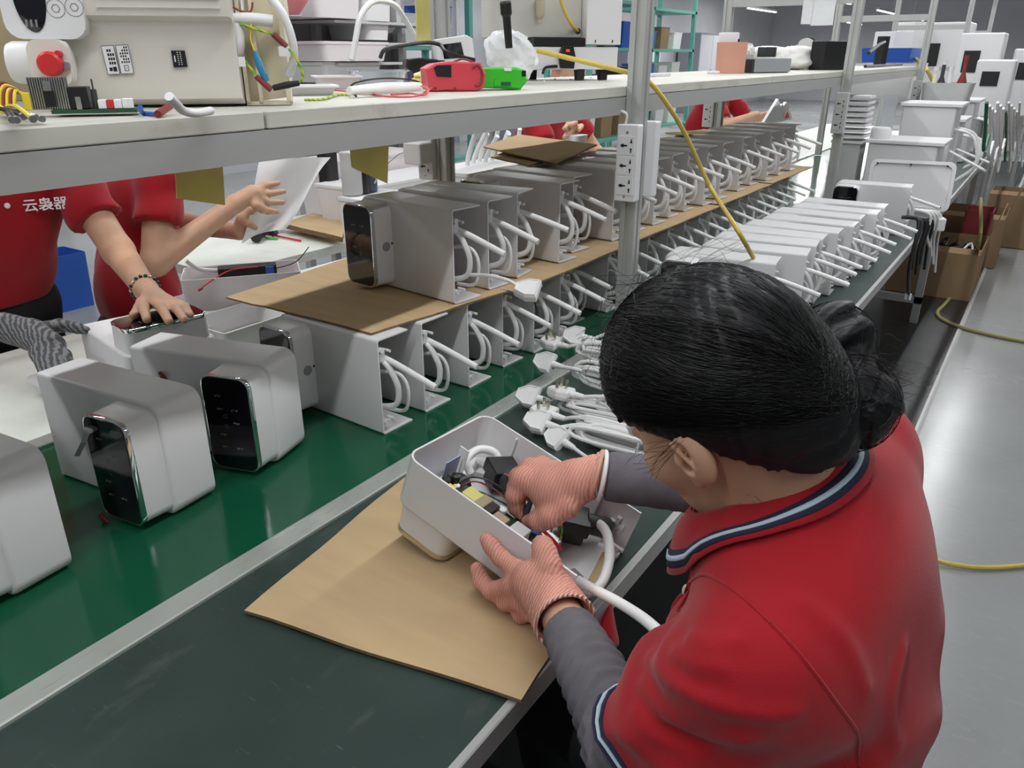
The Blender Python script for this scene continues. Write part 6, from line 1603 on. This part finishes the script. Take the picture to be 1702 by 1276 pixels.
# twisted strands round the bun
for i in range(240):
    c, r = ((BN2, .043) if i % 3 else (BN1, .036)); a0 = rs.uniform(0, 6.28); ax = CF * -1 + rs.normal(size=3) * .5; ax /= np.linalg.norm(ax)
    u = np.cross(ax, CR); u /= np.linalg.norm(u); v = np.cross(ax, u); zz = rs.uniform(-.6, .9); rr2 = math.sqrt(1 - zz * zz)
    sv.tube([c + r * (zz * ax + rr2 * (math.cos(a) * u + math.sin(a) * v)) for a in np.linspace(a0, a0 + rs.uniform(1, 2.4), 8)], .00022, 3)
# flyaways: fringe, temple and bun
def fly(p0, p1, n, spread, curl, r=.00016):
    for i in range(n):
        a = np.array(p0) + rs.normal(size=3) * spread; b = np.array(p1) + rs.normal(size=3) * spread * 1.6; m = (a + b) / 2 + rs.normal(size=3) * curl
        sv.tube([a, a * .6 + m * .4, m, m * .4 + b * .6, b], r, 3, 2)
fly(D(1030, 520, .64), D(990, 560, .62), 16, .006, .006)
fly(D(1010, 560, .64), D(1000, 640, .63), 16, .005, .006)
fly(D(1060, 480, .66), D(1000, 520, .64), 22, .008, .010)
fly(D(1125, 735, .612), D(1060, 762, .600), 9, .003, .004)
fly(D(1120, 745, .612), D(1075, 790, .605), 6, .003, .004)
fly(D(1440, 640, .67), D(1495, 640, .66), 60, .006, .006)
fly(D(1440, 590, .67), D(1485, 610, .66), 20, .006, .006)
fly(D(1120, 450, .69), D(1220, 432, .70), 18, .008, .006)
fly(D(1250, 830, .66), D(1310, 850, .67), 26, .010, .006)
so = sv.obj('hair_strands', M_strand, op, True); so['kind'] = 'stuff'
hc_ = D(1392, 595, .655)
MB().lathe([(0.0001, -.004), (0.0035, -.002), (0.0035, .002), (0.0001, .004)], 10, M=T(*hc_)).obj('hair_clip', M_chrome, op, True)
MB().tube([hc_ + CR * .004 - CU * .008, hc_ + CR * .012 - CU * .012], .0022, 6).obj('hair_clip', M_brass, op, True)
# trousers and shoes under the bench
KL, KR = np.array((-.47, .575, .52)), np.array((-.47, .80, .52))
def op_legs(P):
    d = ell(P, (-.07, .67, .53), (.15, .18, .12))
    for k, s in ((KL, -1), (KR, 1)):
        d = smin(d, cone(P, (-.08, .67 + s * .09, .52), k, .085, .060), .04)
        d = smin(d, cone(P, k, (k[0] + .06, k[1], .10), .058, .042), .02)
    return d
sdf_mesh('trousers', op_legs, (-.58, .40, .04), (.12, .95, .68), .012, M_pants, op, 1)
for k in (KL, KR): MB().loft([[(x, y, z) for x, y in rrect(k[0] - .08 + i, k[0] + .14 - i, k[1] - .045 + i, k[1] + .045 - i, .035, 4)] for i, z in ((0, .0045), (0, .04), (.02, .085))], True).obj('shoe', M_black, op, True)
stl = thing('stool', 'round black stool under the seated woman', 'stool', (-.05, .67, 0))
MB().lathe([(.17, .36), (.18, .37), (.18, .40), (.16, .415)], 28).obj('seat', M_black, stl, True)
for k in range(4):
    a = math.pi / 4 + k * math.pi / 2; MB().tube([(.12 * math.cos(a), .12 * math.sin(a), .36), (.18 * math.cos(a), .18 * math.sin(a), .0045)], .012, 8).obj('leg', M_steel, stl)
# red cloth hanging under the bench edge
rc = atd(995, 1030, 1.12)
def cloth(P):
    d = cone(P, atd(990, 985, 1.13), atd(1002, 1065, 1.10), .022, .026)
    return smax(d + .003 * np.sin((P @ CR) * 220), half(P, atd(1002, 1075, 1.10), -CU), .002)
tag(sdf_mesh('red_cloth', cloth, rc - .1, rc + .1, .005, M_red, None, 1), "rolled red cloth hanging just under the workbench edge by the woman's lap", 'cloth')

# ------------------------------------------------------------------ the other workers
def worker(label, face, sh_l, sh_r, hip, arms, heado, pants=True, h=.008, gloves=None):
    """face: heading (radians) of the chest; arms: [(shoulder, elbow, wrist, hand chains or None, cut)]"""
    t = thing('person', label, 'person', (0, 0, 0))
    fw_ = np.array((math.cos(face), math.sin(face), 0)); sd_ = np.array((-math.sin(face), math.cos(face), 0))
    sh_l, sh_r, hip = map(lambda q: np.array(q, float), (sh_l, sh_r, hip)); mid = (sh_l + sh_r) / 2
    nk = mid + np.array((0, 0, .06)) + fw_ * .01; hd = np.array(heado, float)
    up_ = (mid - hip); up_ /= np.linalg.norm(up_); A = np.stack([fw_, sd_, UPZ])
    hA = np.stack([fw_ * .94 - UPZ * .34, sd_, UPZ * .94 + fw_ * .34])
    def bodyf(P):
        d = head_sdf((P - hd) @ hA.T)
        d = smin(d, cone(P, hd - UPZ * .05 - fw_ * .03, nk, .052, .058), .03)
        d = smin(d, cone(P, mid - up_ * .14 - fw_ * .02, hip, .080, .085), .04)
        for s, e, w, ch, c in arms:
            d = smin(d, cone(P, nk - UPZ * .04 - fw_ * .02, s, .04, .04), .03); d = smin(d, cone(P, s, e, .047, .040), .02); d = smin(d, cone(P, e, w, .041, .027), .015)
        return d
    pts = np.array([hd + .16, hd - .16, hip + .16, hip - .16] + [q for a in arms for q in a[:3]])
    sdf_mesh('body', bodyf, pts.min(0) - .07, pts.max(0) + .07, h, M_skin, t, 2)
    def shirtf(P):
        c = (mid + hip) / 2 + UPZ * .03
        d = ell(P, mid - up_ * .12, (.115, .185, .17), A)
        d = smin(d, ell(P, hip + up_ * .10, (.125, .17, .20), A), .08)
        for s, e, w, ch, c_ in arms:
            ax = (e - s) / np.linalg.norm(e - s)
            d = smin(d, cone(P, nk - UPZ * .01, s + (mid - s) * .12, .055, .063), .04)
            sl = smax(cone(P, s, s + ax * .32, .069, .064), half(P, s + ax * c_, ax), .004)
            al = (P - s) @ ax; d = smin(d, sl + .004 * np.sin(al * 80 + 30 * P[:, 1] + 22 * P[:, 2]) * np.clip(al / .08, 0, 1), .025)
        d = d + .004 * np.sin(30 * P[:, 1] + 18 * P[:, 2] + 2 * np.sin(25 * P[:, 0])) * np.clip((mid[2] - P[:, 2]) / .2, 0, 1)
        d = smax(d, -cone(P, nk + UPZ * .012, hd - UPZ * .04, .050, .066), .008)
        return smax(d, half(P, hip - UPZ * .03, -UPZ), .006)
    ps = np.array([mid + .22, mid - .22, hip + .22, hip - .22] + [a[0] + (a[1] - a[0]) / np.linalg.norm(a[1] - a[0]) * (a[4] + .05) for a in arms])
    sh = sdf_mesh('shirt', shirtf, ps.min(0) - .07, ps.max(0) + .07, h, M_red, t, 2)
    def hairf(P):
        q = (P - hd) @ hA.T; d = ell(q, (-.022, 0, .030), (.106, .084, .096))
        d = smax(d, -ell(q, (.085, 0, -.07), (.08, .09, .10)), .01); return smax(d, -smax(half(q, (-.02, 0, 0), (-1, 0, -.3)), half(q, (0, 0, .01), (0, 0, 1)), .01), .01)
    sdf_mesh('hair', hairf, hd - .16, hd + .16, .007, M_hair, t, 1)
    for s, e, w, ch, c in arms:
        if not ch: continue
        pp = np.concatenate([np.array(k[0]) for k in ch]); glv = gloves and ch is gloves
        hand = sdf_mesh('glove' if glv else 'hand', lambda P: smin(curve_hand(P, ch, .006), cone(P, w, e * .15 + w * .85, .030 if glv else .0265, .034 if glv else .0295), .01), np.minimum(pp.min(0), w) - .04, np.maximum(pp.max(0), w) + .04, .0042, M_gloveg if glv else M_skin, t, 1)
    if pants:
        def pf_(P):
            d = ell(P, hip - UPZ * .05, (.14, .175, .13), A)
            for s in (-1, 1):
                a = hip - UPZ * .08 + sd_ * s * .09; d = smin(d, cone(P, a, (a[0], a[1], .08), .085, .05), .03)
            return d
        sdf_mesh('trousers', pf_, (hip[0] - .3, hip[1] - .3, .02), (hip[0] + .3, hip[1] + .3, hip[2] + .12), .014, M_pants, t, 1)
        for s in (-1, 1):
            a = hip + sd_ * s * .09; MB().loft([[(a[0] + fw_[0] * x - fw_[1] * y, a[1] + fw_[1] * x + fw_[0] * y, z) for x, y in rrect(-.09 + i, .16 - i, -.045 + i, .045 - i, .03, 4)] for i, z in ((0, .001), (0, .045), (.02, .09))], True).obj('shoe', M_black, t, True)
    return t, shirtf
# worker with the bracelet, hand flat on the glass
Zg = .9165
e1, w1 = atx(197, 418, -2.0), atz(243, 482, .945)
kn = [atz(236, 503, .935), atz(258, 502, .937), atz(280, 505, .935), atz(298, 508, .931)]
tip = [atz(244, 531, Zg + .009), atz(281, 534, Zg + .009), atz(306, 531, Zg + .009), atz(317, 524, Zg + .009)]
pl = atz(256, 494, .942)
hand1 = [([w1, pl], [.026, .024])]
for k_, t_, r_2 in zip(kn, tip, (.0115, .0115, .0110, .0098)):
    hand1.append(([pl, k_], [.022, .0125])); hand1.append(([k_, k_ * .45 + t_ * .55 + np.array((0, 0, .010)), t_], [.0125, r_2, r_2 * .82]))
hand1.append(([pl, atz(232, 512, .928), atz(222, 524, Zg + .010)], [.02, .0125, .010]))
wg = atz(22, 548, .875); eg = wg + np.array((-.16, -.12, .07))
gp = atz(52, 556, .870)
hand2 = [([wg, gp], [.034, .036]), ([gp, atz(85, 575, .862)], [.036, .030]), ([gp, atz(100, 540, .868), atz(128, 545, .862), atz(143, 549, .858)], [.026, .0150, .0130, .0100]),
         ([atz(85, 575, .862), atz(108, 590, .852), atz(116, 606, .842)], [.020, .0130, .0105]), ([atz(80, 580, .860), atz(98, 600, .850), atz(104, 618, .838)], [.020, .0130, .0105]),
         ([atz(72, 584, .858), atz(84, 604, .848), atz(88, 622, .836)], [.020, .0130, .0105]), ([atz(64, 586, .856), atz(70, 606, .846), atz(72, 622, .834)], [.020, .012, .010])]
w1t, w1s = worker('standing worker in a red polo with a bracelet pressing a bare hand on black glass', 0.0, (-2.17, 1.085, 1.20), (-2.17, .735, 1.20), (-2.36, .91, .86),
    [(np.array((-2.17, 1.085, 1.20)), e1, w1, hand1, .19), (np.array((-2.17, .735, 1.20)), eg, wg, hand2, .17)], (-2.03, .91, 1.40), gloves=hand2)
for k in range(18):
    a = 2 * math.pi * k / 18; ax = (w1 - e1) / np.linalg.norm(w1 - e1); c = w1 - ax * .012
    u = np.cross(ax, UPZ); u /= np.linalg.norm(u); v = np.cross(ax, u); q = c + .031 * (math.cos(a) * u + math.sin(a) * v)
    MB().lathe([(.0001, -.005), (.0045, -.0025), (.0045, .0025), (.0001, .005)], 8, M=T(*q)).obj('bracelet_bead', M_dgreen if k % 4 else M_brass, w1t, True)
# emblem on the chest
q = [shrink(w1s, atx(px, py, -2.08), 10, .0012) for px, py in ((63, 345), (108, 338), (85, 322))]
xa = q[1] - q[0]; xa /= np.linalg.norm(xa); up2 = UPZ - xa * (UPZ @ xa); up2 /= np.linalg.norm(up2); nn = np.cross(xa, up2)
text_obj('chest_emblem', '云袅器', .034, M_paper, w1t, frame_mtx((q[0] + q[1]) / 2 + nn * .006, xa, up2, nn), .0005, .0004)
b_ = shrink(w1s, atx(23, 343, -2.08), 10, .001); MB().lathe([(.007, 0), (.007, .003), (.005, .004)], 12, M=T(*b_, ry=math.radians(90))).obj('button', M_white2, w1t)
for k in (0, 1):
    b_ = shrink(w1s, atx(22, 340 + 30 * k, -2.08), 10, .0006)
# worker holding up the white sheet
s2_, e2, w2 = np.array((-2.15, 1.365, 1.15)), atx(258, 436, -2.09), atx(392, 338, -2.05)
hp = atx(420, 322, -2.04)
hand3 = [([w2, hp], [.027, .028])]
for i, (a, b) in enumerate((((440, 308), (462, 304)), ((444, 322), (472, 318)), ((443, 336), (470, 336)), ((436, 348), (460, 352)))):
    hand3.append(([hp, atx(*a, -2.04 + .01 * i), atx(*b, -2.05 + .012 * i)], [.022, .0118, .0088]))
hand3.append(([hp, atx(425, 342, -2.01), atx(445, 352, -2.02)], [.02, .012, .010]))
sl2 = np.array((-2.50, 1.42, 1.15)); e2b = np.array((-2.42, 1.55, .93)); w2b = atx(398, 385, -2.14)
hand4 = [([w2b, atx(405, 365, -2.12)], [.024, .024]), ([atx(405, 365, -2.12), atx(418, 350, -2.10), atx(430, 345, -2.09)], [.022, .014, .010]), ([atx(405, 365, -2.12), atx(412, 372, -2.10), atx(424, 378, -2.09)], [.02, .012, .010])]
w2t, _s = worker('worker in a red polo holding up a sheet of white film with bare arms', 1.25, tuple(sl2), tuple(s2_), (-2.31, 1.30, .66), [(sl2, e2b, w2b, hand4, .16), (s2_, e2, w2, hand3, .165)], (-2.27, 1.52, 1.37))
# the film sheet
v = []; f = []; n = 12
c0, c1, c2, c3 = atx(432, 262, -2.10), atx(556, 262, -2.02), atx(470, 378, -2.06), atx(395, 402, -2.12)
for lay in (0, 1):
    for i in range(n + 1):
        for j in range(n + 1):
            u, w = i / n, j / n; p = (c0 * (1 - u) + c1 * u) * (1 - w) + (c3 * (1 - u) + c2 * u) * w
            v.append(p + np.array((.02 * math.sin(5 * u + 2 * w) + lay * .0012, .0, .008 * math.sin(6 * w))))
k = (n + 1) ** 2
for i in range(n):
    for j in range(n):
        a = i * (n + 1) + j; f += [(a, a + n + 1, a + n + 2, a + 1), (k + a, k + a + 1, k + a + n + 2, k + a + n + 1)]
tag(mesh_obj('film_sheet', v, f, M_paper, None, smooth='all'), 'curling white film sheet held up by the second red-shirted worker', 'sheet')
# two more along the far bench
a1, a2 = np.array((-2.17, 3.78, 1.17)), np.array((-2.17, 3.42, 1.17))
e5, w5 = np.array((-2.0, 3.32, .97)), atx(950, 232, -1.80); hp5 = atx(952, 216, -1.80)
hand5 = [([w5, hp5], [.026, .026]), ([hp5, atx(945, 206, -1.78), atx(938, 214, -1.76)], [.022, .012, .010]), ([hp5, atx(956, 204, -1.78), atx(948, 208, -1.75)], [.022, .012, .010]), ([hp5, atx(966, 210, -1.78), atx(962, 216, -1.75)], [.022, .012, .010]), ([hp5, atx(942, 224, -1.77), atx(938, 228, -1.75)], [.02, .012, .010])]
worker('worker in red beyond the far bench behind the nearest front post', 0.0, tuple(a1), tuple(a2), (-2.33, 3.60, .80), [(a1, np.array((-2.02, 3.85, .95)), np.array((-1.82, 3.75, 1.0)), None, .16), (a2, e5, w5, hand5, .17)], (-2.08, 3.60, 1.42), h=.010)
wc = thing('white_part', 'white plastic part held by the worker behind the nearest front post', 'part', tuple(atx(958, 236, -1.74))); MB().loft([[(x, y, z) for x, y in rrect(-.03 - i, .03 + i, -.04 - i, .04 + i, .02, 3)] for i, z in ((0, -.03), (.008, .03))], True).obj('body', M_white, wc, True)
b1, b2 = np.array((-2.17, 6.22, 1.17)), np.array((-2.17, 5.86, 1.17))
worker('farthest worker in red bent over the far bench past the second post', 0.0, tuple(b1), tuple(b2), (-2.33, 6.04, .80), [(b1, np.array((-2.0, 6.30, .98)), np.array((-1.80, 6.22, 1.05)), None, .22), (b2, np.array((-2.0, 5.78, .98)), np.array((-1.80, 5.82, 1.06)), None, .22)], (-2.08, 6.04, 1.42), h=.010)
pk_ = thing('printed_bag', 'white printed plastic packaging held before the farthest red worker', 'packaging', (-1.74, 6.08, 1.0))
for k, (a, b, c, m) in enumerate(((-.12, .20, .16, M_paper), (0, .30, .12, M_paper), (.10, .12, .13, M_paper))):
    MB().add([(0, a - .15, 0), (.05, a + .2, .0), (.02, a + .08, c), (-.02, a - .15, 0), (.03, a + .2, 0), (.0, a + .08, c)], [(0, 1, 2), (5, 4, 3), (0, 3, 4, 1), (1, 4, 5, 2), (2, 5, 3, 0)]).obj('bag_sheet', m, pk_)
MB().add([(.051, .05, .02), (.058, .18, .02), (.05, .12, .07), (.048, .05, .02), (.055, .18, .02), (.047, .12, .07)], [(0, 1, 2), (5, 4, 3), (0, 3, 4, 1), (1, 4, 5, 2), (2, 5, 3, 0)]).obj('red_print', M_redp, pk_)

# small red lead ends near the finished dispensers
for lab_, px, py, ref in (('tiny maroon lead end stuck on the front of the farthest finished dispenser', 270, 625, UDx), ('tiny red lead tip on the belt beside the ribbon-cable dispenser', 172, 862, None)):
    q = atp(px, py, np.array(ref.matrix_world @ Vector((.2, -.006, .1))), np.array(ref.matrix_world.to_3x3() @ Vector((0, 1, 0)))) if ref else atz(px, py, ZT + .006)
    tag(MB().tube([q + (-.008, 0, .006), q, q + (.008, .003, -.006)], [.003, .005, .002], 7).obj('lead_end', M_maroon, None, True), lab_, 'lead')
